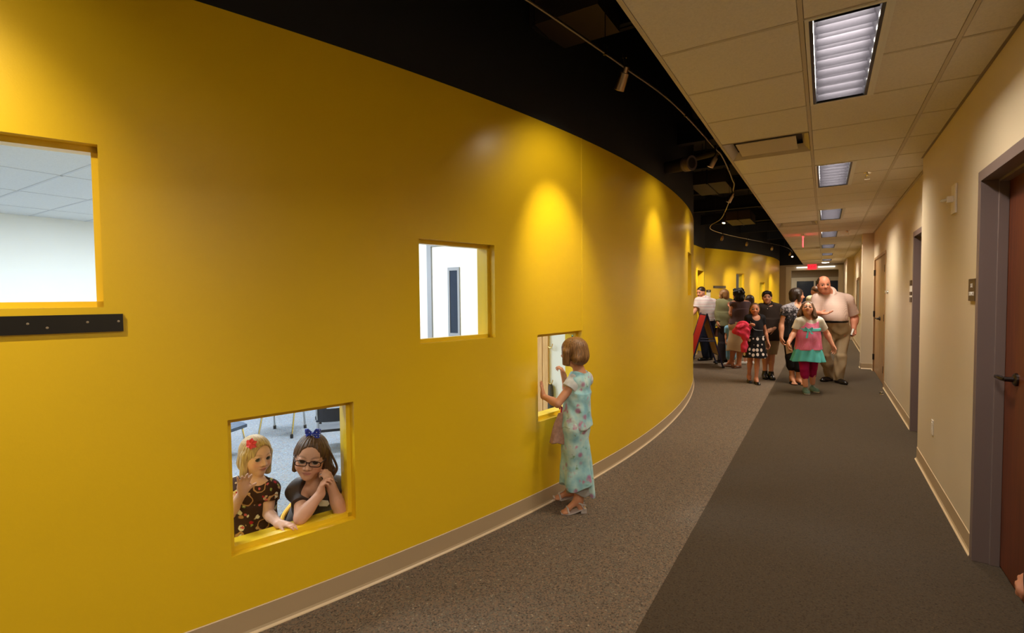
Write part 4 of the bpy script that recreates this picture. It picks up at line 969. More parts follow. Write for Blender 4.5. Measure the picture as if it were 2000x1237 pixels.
        for q in 'LR':
            e = 'el'+q; 
            s.cap('ua'+q, J['sh'+q], J[e], arm[0]*S, arm[1]*S, .035*S); s.cap('fa'+q, J[e], J['wr'+q], arm[1]*S*1.02, arm[2]*S, .012*S)
            fm = J[e]+(J['wr'+q]-J[e])*.28; s.ell('fa'+q, fm, np.array((1, 1, 1.6))*arm[1]*1.06*S, rot_z(J['wr'+q]-J[e]), .02*S)
            if 'kn'+q in J:
                s.cap('th'+q, J['hip'+q], J['kn'+q], leg[0]*S, leg[1]*S, .04*S); s.cap('sh'+q, J['kn'+q], J['an'+q], leg[1]*S*.95, leg[2]*S, .02*S)
                bk = FH*0; cm = J['kn'+q]+(J['an'+q]-J['kn'+q])*.3; s.ell('sh'+q, cm-s.toes.get(q, np.zeros(3))*.012*S, np.array((1, 1, 2.2))*calf*S, rot_z(J['an'+q]-J['kn'+q]), .03*S)
    toes = {}
    def hand(s, q, d, pn, thumb, L, curls=(.5, .5, .5, .5), thumb_curl=.4, spread=.06):
        w = s.J['wr'+q]; d = unit(d); pn = unit(np.array(pn)-d*(np.array(pn)@d)); side = np.cross(d, pn)*thumb; t_ = 'ha'+q
        Rm = np.stack([side, np.cross(d, side), d], 1)
        s.ell(t_, w+d*L*.27, np.array((.235, .125, .31))*L, Rm, .01); s.cap(t_, w-d*L*.1, w+d*L*.2, .135*L, .15*L, .012)
        ln = (.45, .53, .49, .39); rr = (.058, .060, .057, .050)
        for i in range(4):
            off = (.165-.11*i)*L; p = w+d*L*(.47+(-.0, .02, .01, -.035)[i])+side*off; dd = unit(d+side*(spread*(1.5-i))); ang = curls[i]*1.0; r_ = rr[i]*L; seg = np.array((.45, .31, .24))*ln[i]*L; a = 0
            for k in range(3):
                a += ang*(.8, 1.0, .75)[k]; e = p+(dd*math.cos(a)+pn*math.sin(a))*seg[k]; s.cap(t_, p, e, r_*(1-.1*k), r_*(.93-.1*k), .004 if k else .008); p = e
        p = w+d*L*.14+side*L*.15+pn*L*.03; td = unit(side*.7+d*.8+pn*.25); e = p+td*L*.19; s.cap(t_, p, e, .085*L, .062*L, .012)
        td2 = unit(td*(1-thumb_curl)+d*thumb_curl*.9+pn*thumb_curl*.6); e2 = e+td2*L*.16; s.cap(t_, e, e2, .060*L, .054*L, .004); e3 = e2+unit(td2+pn*thumb_curl*.6)*L*.11; s.cap(t_, e2, e3, .053*L, .045*L, .004)
    def foot(s, q, toe, L, barefoot=True):
        a = s.J['an'+q]; t = unit(np.array([toe[0], toe[1], 0])); 
        heel = np.array([*(a-t*L*.20)[:2], a[2]-.06*s.S]); s.heel = heel
        s.cap('ft'+q, a, a-t*L*.10-UP*(a[2]-s.gz(q)-.035*s.S)*.9, .036*s.S, .034*s.S, .02); s.cap('ft'+q, a-UP*.01, a+t*L*.55-UP*(a[2]-s.gz(q)-.022*s.S), .034*s.S, .026*s.S, .03)
        for i in range(5):
            sd = np.cross(UP, t)*(i-2)*.0165*s.S; b = a+t*L*(.52-.02*abs(i-2))+sd-UP*(a[2]-s.gz(q)-.017*s.S); s.cap('ft'+q, b, b+t*L*.16, .014*s.S, .011*s.S, .01)
    gzd = {}
    def gz(s, q): return s.gzd.get(q, 0.)
    def all_prims(s): return [(t_, pr, k) for t_, l in s.P.items() for pr, k in l]
    def bounds(s, tags=None, pad=.04):
        lo, hi = np.full(3, 1e9), np.full(3, -1e9)
        for t_, pr, k in s.all_prims():
            if tags and t_ not in tags: continue
            if pr[0] == 'cap': pts = [(pr[1], pr[3]), (pr[2], pr[4])]
            elif pr[0] == 'ell': pts = [(pr[1], max(pr[2]))]
            else: continue
            for p, r in pts: lo = np.minimum(lo, p-r); hi = np.maximum(hi, p+r)
        return lo-pad, hi+pad
    def run(s, F, tags, infl=0., kmul=1., tl={}):
        for t_ in tags:
            for pr, k in s.P.get(t_, []):
                if pr[0] == 'SUB': F.add(('ell', pr[1], (pr[2],)*3, np.eye(3)), k, 0, None, True)
                elif pr[0] == 'SUBE': F.add(('ell', pr[1], pr[2], s.Rh), k, 0, None, True)
                else:
                    F.add(pr, k*kmul, infl.get(t_, 0) if isinstance(infl, dict) else infl, tl.get(t_))
    def skin_mesh(s, zcut=None):
        lo, hi = s.bounds(); F = Field(lo, hi, s.vox)
        order = ['torso', 'neck', 'head', 'uaL', 'uaR', 'faL', 'faR', 'haL', 'haR', 'thL', 'thR', 'shL', 'shR', 'ftL', 'ftR']
        # the head is carved on its own so that its hollows do not bite into hands or shoulders
        lo2, hi2 = s.bounds(['head'], .05)
        Hd = Field(F.lo+np.floor((lo2-F.lo)/s.vox)*s.vox, hi2, s.vox); s.run(Hd, ['head']); s.run(F, ['torso', 'neck'])
        rg = F.region(Hd.lo+1e-5, Hd.lo+s.vox*(Hd.n-1)-1e-5)
        a = np.round((Hd.lo-F.lo)/s.vox).astype(int); b = np.minimum(a+Hd.n, F.n); a2 = np.maximum(a, 0)
        F.blend(tuple(slice(a2[i], b[i]) for i in range(3)), Hd.f[tuple(slice(a2[i]-a[i], b[i]-a[i]) for i in range(3))], .03*s.S)
        s.run(F, order[3:])
        if zcut is not None: F.cut((0, 0, zcut), (0, 0, -1))
        o = field_obj('body', F, 'skin', s.root, s.paint); o['label'] = 'bare skin'
        return o
    def paint(s, v):
        c = np.tile(s.skin, (len(v), 1)); q = ((v-s.hc)@s.Rh)/s.hh; x, y, z = q.T; hd = (np.abs(x) < .5) & (np.abs(z) < .56) & (np.abs(y) < .6)
        def mix(m, colr, a=1.): 
            m = (np.clip(m, 0, 1)*a*hd)[:, None]; c[:] = c*(1-m)+np.array(colr)*m
        front = np.clip((y-.05)*12, 0, 1)
        for e in (-1, 1):
            mix(np.exp(-(((x-e*.19)/.09)**2+((z+.15)/.09)**2))*front, s.skin*np.array((1.05, .62, .55)), .35)
            mix(np.clip(1.6-(((x-e*.15)/.105)**2+((z-(.105 if s.child else .088)-.015*np.cos((x-e*.15)*20))/(.024 if s.child else .030))**2)*1.2, 0, 1)*front, s.brow, .38 if s.vox < .003 else .6)
            mix(np.clip(1.5-(((x-e*.145)/.105)**2+((z-(.052 if s.lids else .035))/(.013 if s.lids else .018))**2), 0, 1)*front, s.brow, .5 if s.lids else .8)
            if not s.lids: mix(np.clip(1.4-(((x-e*.145)/.075)**2+((z-.0)/.032)**2), 0, 1)*front, (.03, .02, .015), .75)
            mix(np.clip(1.3-(((x-e*.045)/.025)**2+((z+.165)/.02)**2), 0, 1)*front, s.skin*.3, .7)
        mix(np.clip(1.5-((x/.098)**2+((z+.264)/.040)**2), 0, 1)*front, s.lip, .9)
        mix(np.clip(1.4-((x/.095)**2+((z+.266)/.008)**2), 0, 1)*front, s.lip*.35, .7)
        if s.scalp is not None: mix(np.clip(s.scalp(x, y, z)*6, 0, 1), s.brow, .85)
        return c
    def cloth(s, nm, mat, groups, subs=(), cuts=(), vox=None, fold=(.003, 22), prims=(), label=None, lo=None, hi=None):
        """groups: list of (tags, inflation, {tag: limit}, cuts)"""
        tags = [t_ for g in groups for t_ in g[0]]; l, h_ = s.bounds(tags, .06) if tags else (np.full(3, 1e9), np.full(3, -1e9))
        for pr, k in prims:
            if pr[0] == 'skirt':
                R = max(max(pr[2]), max(pr[4]))+pr[7]+.03
                for c in (pr[1], pr[3]): l = np.minimum(l, np.array(c)-[R, R, .04]); h_ = np.maximum(h_, np.array(c)+[R, R, .04])
            elif pr[0] == 'cap': 
                for c, r in ((pr[1], pr[3]), (pr[2], pr[4])): l = np.minimum(l, c-r-.03); h_ = np.maximum(h_, c+r+.03)
            elif pr[0] == 'ell': l = np.minimum(l, pr[1]-max(pr[2])-.03); h_ = np.maximum(h_, pr[1]+max(pr[2])+.03)
        F = Field(l, h_, vox or s.vox)
        for gi, (tg, infl, tl, gc) in enumerate(groups):
            s.run(F, tg, infl, .3 if tg[0][:2] in ('th', 'sh') else 1.0, tl)
            for c in gc: F.cut(*c)
        for pr, k in prims: F.add(pr, k)
        if fold: F.folds(fold[0], fold[1], len(nm))
        for c in cuts: F.cut(*c)
        for pr in subs: F.add(pr, .006, 0, None, True)
        o = field_obj(nm, F, mat, s.root)
        if label: o['label'] = label
        return o
    def hair(s, mat, prims, subs, cuts=(), amp=.012, freq=26, vox=None, nm='hair', extra=()):
        """prims, subs in head units"""
        P2 = []
        for p in prims:
            if p[0] == 'e': P2.append((('ell', s.H(p[1]), np.array(p[2])*s.hh, s.Rh), (p[3] if len(p) > 3 else .08)*s.hh))
            else: P2.append((('cap', s.H(p[1]), s.H(p[2]), p[3]*s.hh, p[4]*s.hh), (p[5] if len(p) > 5 else .08)*s.hh))
        lo, hi = np.full(3, 1e9), np.full(3, -1e9)
        for pr, k in P2:
            for c, r in (((pr[1], max(pr[2])),) if pr[0] == 'ell' else ((pr[1], pr[3]), (pr[2], pr[4]))): lo = np.minimum(lo, c-r-.02); hi = np.maximum(hi, c+r+.02)
        F = Field(lo, hi, vox or s.vox)
        for pr, k in P2: F.add(pr, k)
        sl, X, Y, Z = F.region(F.lo, F.lo+F.h*F.n); q = [((X-s.hc[0])*s.Rh[0, i]+(Y-s.hc[1])*s.Rh[1, i]+(Z-s.hc[2])*s.Rh[2, i])/s.hh for i in range(3)]
        az = np.arctan2(q[0], q[1]+.1); F.f[sl] += (amp*s.hh*(np.sin(az*freq+3*np.sin(q[2]*5))+.6*np.sin(az*freq*1.7+2+4*np.sin(q[2]*3.1+1)))).astype(np.float32)
        for p in subs: F.add(('ell', s.H(p[1]), np.array(p[2])*s.hh, s.Rh), .03*s.hh, 0, None, True)
        for p, n in cuts: F.cut(s.H(p), s.Rh@np.array(n, float))
        return field_obj(nm, F, mat, s.root)
def rot_z(d):
    z = unit(d); x = unit(np.cross(z, (0.3, .2, 1) if abs(z[2]) < .95 else (1, 0, 0))); return np.stack([x, np.cross(z, x), z], 1)
def shoe(P, q, toe, L, mat, wd=.042, ht=.06, sole=None, nm='shoe', tall=0.):
    a = P.J['an'+q]; t = unit(np.array([toe[0], toe[1], 0])); z0 = P.gz(q); base = np.array([a[0], a[1], z0])
    lo = base-np.array([L, L, .02]); hi = base+np.array([L, L, .06+ht+tall])
    F = Field(lo, hi, min(P.vox, .006)); R3 = np.stack([np.cross(t, UP), t, UP], 1)
    F.add(('ell', base+t*L*.48+UP*ht*.36, (wd, L*.30, ht*.60), R3), .01); F.add(('ell', base-t*L*.02+UP*ht*.5, (wd*.88, L*.24, ht*.85), R3), .05); F.add(('cap', base+t*L*.05+UP*ht*.45, base+t*L*.45+UP*ht*.40, wd*.85, wd*.85), .03)
    if tall: F.add(('cap', base+UP*ht*.6, base+UP*(ht+tall), wd*.95, wd*.9), .03); F.cut(base+UP*(ht+tall), (0, 0, 1))
    F.cut(base+UP*.002, (0, 0, -1)); o = field_obj(nm, F, mat, P.root)
    if sole:
        F2 = Field(lo, hi, min(P.vox, .006)); F2.add(('ell', base+t*L*.48+UP*ht*.36, (wd*1.08, L*.32, ht*.66), R3), .01); F2.add(('ell', base-t*L*.02+UP*ht*.5, (wd*.98, L*.26, ht*.9), R3), .05); F2.cut(base+UP*.002, (0, 0, -1)); F2.cut(base+UP*.018, (0, 0, 1)); so = field_obj('sole', F2, sole, o)
    return o
def ptube(nm, pts, r, mat, parent, n=8): 
    b = MB(); b.tube(pts, r, n); return obj(nm, b, mat, parent, smooth=True)
BOB = [('e', (0, -.08, .11), (.395, .465, .435)), ('c', (-.31, .04, .05), (-.315, .09, -.40), .13, .10), ('c', (.31, .04, .05), (.315, .09, -.40), .13, .10), ('e', (0, -.24, -.16), (.365, .27, .36))]
FACECUT = ('e', (0, .51, -.03), (.30, .42, .47))
SHORT = [('e', (0, -.07, .15), (.365, .44, .395))]
exec_people = True

H_ = {k: hair_mat(k, a, b) for k, a, b in (('blonde_hair', rgb(146, 116, 78), rgb(208, 180, 134)), ('light_brown_hair', rgb(92, 62, 34), rgb(168, 122, 74)), ('brown_hair', rgb(58, 38, 24), rgb(110, 76, 48)), ('dark_brown_hair', rgb(30, 20, 14), rgb(62, 42, 30)), ('black_hair', rgb(10, 8, 8), rgb(30, 24, 22)))}
def floral(name, ground, spots, scale, ring=None, rough=.8):
    """printed cloth: scattered petalled flowers of several colours on a ground colour"""
    t = NT(name); v = t.coord(); cur = ground
    for i, (sc, colr, core, size) in enumerate(spots):
        mp = t.add('ShaderNodeMapping'); mp.inputs['Location'].default_value = (i*3.1, i*1.7, i*.9); t.link(v, mp.inputs[0])
        wob = t.noise(mp.outputs[0], sc*3.2, 1); add = t.add('ShaderNodeVectorMath', operation='MULTIPLY_ADD'); t.link(wob.outputs['Color'], add.inputs[0]); add.inputs[1].default_value = (.20/sc,)*3; t.link(mp.outputs[0], add.inputs[2])
        vo = t.voro(add.outputs[0], sc, rand=.85); d = vo.outputs['Distance']
        cur = t.mix(t.ramp(d, [(size, (1, 1, 1, 1)), (size+.03, (0, 0, 0, 1))]), cur, colr)
        if core: cur = t.mix(t.ramp(d, [(size*.38, (1, 1, 1, 1)), (size*.38+.03, (0, 0, 0, 1))]), cur, core)
    if ring:
        vo = t.voro(v, ring[0], rand=.9); nn = t.noise(v, ring[0]*2.6, 1); dd = t.math('ADD', vo.outputs['Distance'], t.math('MULTIPLY', nn.outputs['Fac'], .22))
        cur = t.mix(t.ramp(dd, [(.36, (0, 0, 0, 1)), (.38, (1, 1, 1, 1)), (.42, (1, 1, 1, 1)), (.44, (0, 0, 0, 1))]), cur, ring[1])
    t.base(cur); t.bump(t.noise(v, 220, 2).outputs['Fac'], .12, .003); return t.set(rough, 0, .2)
def pastel(name):
    t = NT(name); v = t.coord(); a = t.noise(v, 11, 2); b = t.noise(t.coord(scale=(1, 1, .8)), 17, 2); vo = t.voro(v, 11, rand=1)
    c = t.ramp(a.outputs['Fac'], [(.32, rgb(132, 186, 198)), (.5, rgb(170, 212, 212)), (.66, rgb(204, 226, 216))])
    c = t.mix(t.ramp(b.outputs['Fac'], [(.58, (0, 0, 0, 1)), (.68, (.9, .9, .9, 1))]), c, rgb(198, 128, 158)); n3 = t.noise(v, 23, 2)
    c = t.mix(t.ramp(n3.outputs['Fac'], [(.64, (0, 0, 0, 1)), (.72, (.8, .8, .8, 1))]), c, rgb(108, 150, 96))
    c = t.mix(t.ramp(vo.outputs['Distance'], [(.12, (.75, .75, .75, 1)), (.26, (0, 0, 0, 1))]), c, rgb(176, 80, 132))
    t.base(c); t.bump(t.noise(v, 30, 3).outputs['Fac'], .25, .01); return t.set(.7, 0, .25, Sheen_Weight=.2)
M['pastel'] = pastel('turquoise_floral_chiffon'); M['chiffon'] = plain('grey_pink_chiffon', rgb(150, 146, 140), .8, grain=.15, gscale=30)
M['sandal'] = plain('silver_sandal_leather', rgb(214, 206, 204), .3, .35); M['purse'] = plain('pale_pink_cloth_bag', rgb(176, 136, 118), .8, grain=.18, gscale=50)
SKIN = (214, 152, 116)

# ---- the girl in turquoise at the low window
def girl_turquoise():
    w = 3.47
    J = dict(neck=W(1132, 727, w), chest=W(1129, 757, w), belly=W(1125, 795, w), pelvis=W(1125, 835, w), shL=W(1124, 744, w-.05), shR=W(1143, 741, w+.08),
             wrL=W(1061, 774, 3.50), wrR=W(1101, 733, 3.60), anL=W(1130, 972, 3.46), anR=W(1114, 958, 3.62))
    J['elL'] = W(1089, 789, w-.10); J['elR'] = W(1108, 768, w+.22)
    J['hipL'] = W(1121, 840, w-.06); J['hipR'] = W(1127, 840, w+.06); J['knL'] = W(1122, 905, 3.43); J['knR'] = W(1113, 903, 3.58)
    face = vd(-.80, -.45, -.06)
    P = Person('girl in a turquoise floral skirt set peering into the low yellow window', J, (W(1119, 688, w-.01), .196, face, .05), (-1.50, 3.17, 0), .0036, SKIN, S=.66, child=True, brow=(.22, .12, .05))
    P.gzd = {'L': .0, 'R': .03}; P.toes = {'L': vd(-1, -.1), 'R': vd(-1, -.15)}
    P.build_head(); P.build_body(chest=(.135, .105, .17), belly=(.125, .10, .17), pelvis=(.15, .12, .15), torso_ang=1.15, arm=(.050, .040, .030), leg=(.085, .06, .042), calf=.058, neck=.055)
    P.hand('L', vd(-.12, .0, 1.0), vd(-1, -.35, 0), -1, .105, (.05, .05, .08, .1), .1, .07); P.hand('R', vd(-.30, -.2, .95), vd(-.8, -.3, -.4), -1, .10, (.9, .8, 1.0, 1.1), .5)
    P.foot('L', vd(-1, .12), .17); P.foot('R', vd(-1, .05), .17)
    P.skin_mesh(); P.eyes()
    cu = P.J['neck']
    P.cloth('blouse', 'pastel', [(['torso'], .013, {}, [(W(1124, 827, w), (0, 0, -1))]), (['uaL', 'uaR'], .008, {'uaL': .30, 'uaR': .22}, [])], subs=[('ell', W(1132, 719, w), (.062, .062, .05), np.eye(3))], prims=[(('skirt', W(1128, 770, w), (.075, .085), W(1123.5, 829, w-.005), (.106, .112), math.atan2(RH[1], RH[0]), 7, .011, .010, .5), .05)], fold=(.004, 26))
    for q in 'LR':
        a, b = P.J['sh'+q], P.J['el'+q]; sl_ = P.cloth('cap_sleeve', 'chiffon_pale', [(['ua'+q], .022, {'ua'+q: .36}, [])], fold=(.004, 40))
    ang = math.atan2(RH[1], RH[0])
    P.cloth('skirt', 'pastel', [(['torso', 'thL', 'thR'], .014, {}, [(W(1123, 819, w), (0, 0, 1)), (W(1123, 905, w), (0, 0, -1))])], prims=[(('skirt', W(1123, 819, w), (.085, .094), W(1127, 948, w), (.112, .104), ang, 5, .012, .022, 2.4), .03)], fold=(.004, 24), lo=W(1123, 818, w), hi=W(1123, 818, w))
    P.cloth('skirt_panel', 'pastel', [], prims=[(('skirt', W(1143, 850, w-.02), (.02, .05), W(1154, 966, w-.02), (.032, .05), ang, 3, .008, .01, 1.), .0)], fold=(.004, 24), lo=W(1143, 840, w), hi=W(1143, 840, w))
    P.cloth('underskirt', 'chiffon', [], prims=[(('skirt', W(1124, 900, w), (.075, .075), W(1130, 960, w), (.082, .08), ang, 4, .006, .014, .3), .0)], fold=(.003, 30), lo=W(1124, 900, w), hi=W(1124, 900, w))
    h = P.hair(H_['light_brown_hair'], [('e', (0, -.08, .11), (.40, .48, .43)), ('c', (-.33, .10, .05), (-.345, .14, -.36), .15, .13), ('c', (.33, .10, .05), (.345, .14, -.36), .15, .13), ('e', (0, -.26, -.13), (.41, .31, .34)), ('c', (-.3, -.25, -.2), (.3, -.25, -.2), .17, .17)], [('e', (0, .58, -.16), (.27, .42, .46))], cuts=[((0, 0, -.44), (0, .25, -1))], amp=.006, freq=34)
    b = MB(); c = P.H((.12, .02, .555)); b.ring(c, [(0, -.006), (.007, -.004), (.007, .004), (0, .006)], 10, RH); ho = obj('hair_clip', b, plain('teal_hair_clip', rgb(20, 130, 130), .4), P.root)
    for q, tw, a0 in (('L', vd(-1, .12), 0), ('R', vd(-1, .05), .03)):            # silver sandals with block heels
        an = P.J['an'+q]; z0 = P.gz(q); base = np.array([an[0], an[1], z0]); tw = unit(tw); sd = np.cross(tw, UP); b = MB()
        up_ = .0 if q == 'L' else .014
        sole = [(-.05, .034), (-.02, .032), (.03, .016), (.07, .008), (.125, .010+up_)]
        for (x0, h0), (x1, h1) in zip(sole[:-1], sole[1:]):
            w0 = .026+.006*min(max(x0, 0)/.07, 1); w1 = .026+.006*min(max(x1, 0)/.07, 1) if x1 < .12 else .02
            A = [base+tw*x0-sd*w0, base+tw*x1-sd*w1, base+tw*x1+sd*w1, base+tw*x0+sd*w0]; hs = [h0, h1, h1, h0]
            for dz in (0, -.008): b.quad(*[p+UP*(hh_+dz) for p, hh_ in zip(A, hs)])
            for k in range(4):
                j = (k+1) % 4; b.quad(A[k]+UP*hs[k], A[j]+UP*hs[j], A[j]+UP*(hs[j]-.008), A[k]+UP*(hs[k]-.008))
        so = obj('sandal', b, 'sandal', P.root)
        b = MB(); b.prism([tuple((base+tw*x+sd*y)[:2]) for x, y in ((-.052, -.022), (-.012, -.024), (-.012, .024), (-.052, .022))], z0+.001, z0+.03); obj('heel', b, 'sandal', so)
        for pts in ([base+tw*.075+sd*.034+UP*.012, base+tw*.08+sd*.02+UP*.040, base+tw*.082+UP*.046, base+tw*.08-sd*.02+UP*.040, base+tw*.075-sd*.034+UP*.012],
                    [base+tw*.095+sd*.03+UP*.012, base+tw*.085+UP*.043, base+tw*.070-sd*.032+UP*.014],
                    [base+tw*.08+UP*.046, base+tw*.045+UP*.064, base+tw*.022+UP*.082], [base-tw*.045+sd*.02+UP*.055, base+tw*.0+sd*.033+UP*.076, base+tw*.026+UP*.084, base+tw*.0-sd*.033+UP*.076, base-tw*.045-sd*.02+UP*.055], [base-tw*.035+sd*.028+UP*.03, base-tw*.01+sd*.034+UP*.07], [base-tw*.035-sd*.028+UP*.03, base-tw*.01-sd*.034+UP*.07]):
            ptube('strap', pts, .0045 if len(pts) == 3 or len(pts) == 2 else .006, 'sandal', so, 6)
    t = thing('cloth_bag', 'pale pink cloth bag hanging in front of the turquoise skirt', 'bag', tuple(W(1088, 868, 3.36)))
    F = Field(W(1088, 830, 3.42)-np.array([.16, .16, .2]), W(1088, 830, 3.42)+np.array([.16, .16, .2]), .0045)
    ang = math.atan2(RH[1], RH[0]); F.add(('skirt', W(1095, 806, 3.43), (.022, .014), W(1089, 866, 3.42), (.05, .026), ang, 4, .005, .004, 0), 0); F.folds(.003, 35, 3); field_obj('pouch', F, 'purse', t)
    ptube('handle', [W(1093, 800, 3.43), W(1094, 792, 3.44), W(1097, 796, 3.44), W(1096, 806, 3.43)], .006, plain('magenta_handle', rgb(190, 40, 90), .5), t)
M['chiffon_pale'] = plain('pale_blue_chiffon', rgb(206, 206, 204), .8, grain=.14, gscale=26)
girl_turquoise()

# ---- the two girls behind the low window
M['brown_floral'] = floral('brown_flower_print', rgb(62, 36, 22), [(24, rgb(196, 160, 120), rgb(150, 30, 40), .20), (17, rgb(232, 222, 200), rgb(178, 24, 40), .27), (20, rgb(150, 160, 80), rgb(230, 220, 190), .17), (22, rgb(206, 96, 96), None, .15), (13, rgb(160, 24, 36), None, .12)], 20, ring=(10, rgb(188, 140, 92)))
def girl_blonde():
    J = dict(neck=W(503, 938, 2.60), chest=W(496, 975, 2.60), belly=W(490, 1015, 2.62), pelvis=W(487, 1062, 2.66), shL=W(462, 952, 2.60), shR=W(527, 957, 2.58),
             elL=W(449, 1004, 2.44), wrL=W(474, 962, 2.355), elR=W(524, 1004, 2.55), wrR=W(545, 1024, 2.43))
    pv = J['pelvis']
    J['hipL'] = pv-RH*.05; J['hipR'] = pv+RH*.05; back = vd(-.8, -.6)
    for q, sg in (('L', -1), ('R', 1)):
        J['kn'+q] = np.array([*(pv+RH*sg*.05+vd(.6, .2)*.05)[:2], .06]); J['an'+q] = np.array([*(pv+RH*sg*.05+back*.20)[:2], .05])
    F = vd(.84, .52, -.12)
    P = Person('blonde girl in a brown flower dress waving behind the low window', J, (W(500, 890, 2.60), .192, F, .06), (-2.45, 1.35, 0), .0026, (230, 182, 156), S=.60, lids=True, child=True, brow=(.36, .22, .11), lip=(.55, .20, .17), eyecol=(.06, .06, .05), group=None)
    P.build_head(); P.build_body(chest=(.145, .115, .17), belly=(.14, .115, .17), pelvis=(.16, .13, .15), torso_ang=.55, arm=(.052, .042, .034), leg=(.09, .065, .042), neck=.052)
    P.hand('L', vd(.25, .25, 1), vd(.5, .85, .1), 1, .115, (.18, .25, .3, .15), .05, .14); P.hand('R', vd(.95, .12, .0), vd(0, .1, -1), -1, .10, (.22, .22, .25, .28), .3, .1)
    P.skin_mesh(); P.eyes(W(1000, 700, .3))
    ang = math.atan2(RH[1], RH[0])+.5
    P.cloth('dress', 'brown_floral', [(['torso'], .012, {}, []), (['uaL', 'uaR'], .020, {'uaL': .42, 'uaR': .42}, [])], subs=[('ell', W(506, 931, 2.57), (.055, .055, .045), np.eye(3))], prims=[(('skirt', W(496, 985, 2.60), (.095, .08), np.array([*pv[:2], .08]), (.16, .14), ang, 8, .008, .0, 0.), .04)], fold=(.003, 26))
    P.hair(H_['blonde_hair'], [('e', (0, -.07, .12), (.375, .455, .42)), ('c', (-.32, .02, .05), (-.335, .07, -.48), .12, .09), ('c', (.32, .02, .05), (.335, .05, -.45), .12, .09), ('e', (0, -.24, -.18), (.35, .25, .36))], [('e', (-.03, .53, -.02), (.30, .42, .45))], cuts=[((0, 0, -.56), (0, 0, -1))], amp=.005, freq=30)
    c = P.H((.25, .16, .42)); b = MB(); bm_ = plain('coral_ribbon', rgb(238, 74, 104), .6)
    for k in range(6):
        a = k*math.pi/3+.4; d = RH*math.cos(a)+UP*math.sin(a); s_ = RH*-math.sin(a)+UP*math.cos(a); nrm = -FH
        b.quad(c+nrm*.012, c+d*.018+s_*.011+nrm*.016, c+d*.030+nrm*.006, c+d*.018-s_*.011+nrm*.012); b.quad(c+nrm*.006, c+d*.018+s_*.011+nrm*.008, c+d*.030+nrm*.003, c+d*.018-s_*.011+nrm*.006)
    bw = obj('hair_bow', b, bm_, P.root); b = MB(); b.ring(c+(-FH)*.012, [(0, -.006), (.007, -.003), (.007, .003), (0, .006)], 10, -FH); obj('knot', b, bm_, bw)
girl_blonde()
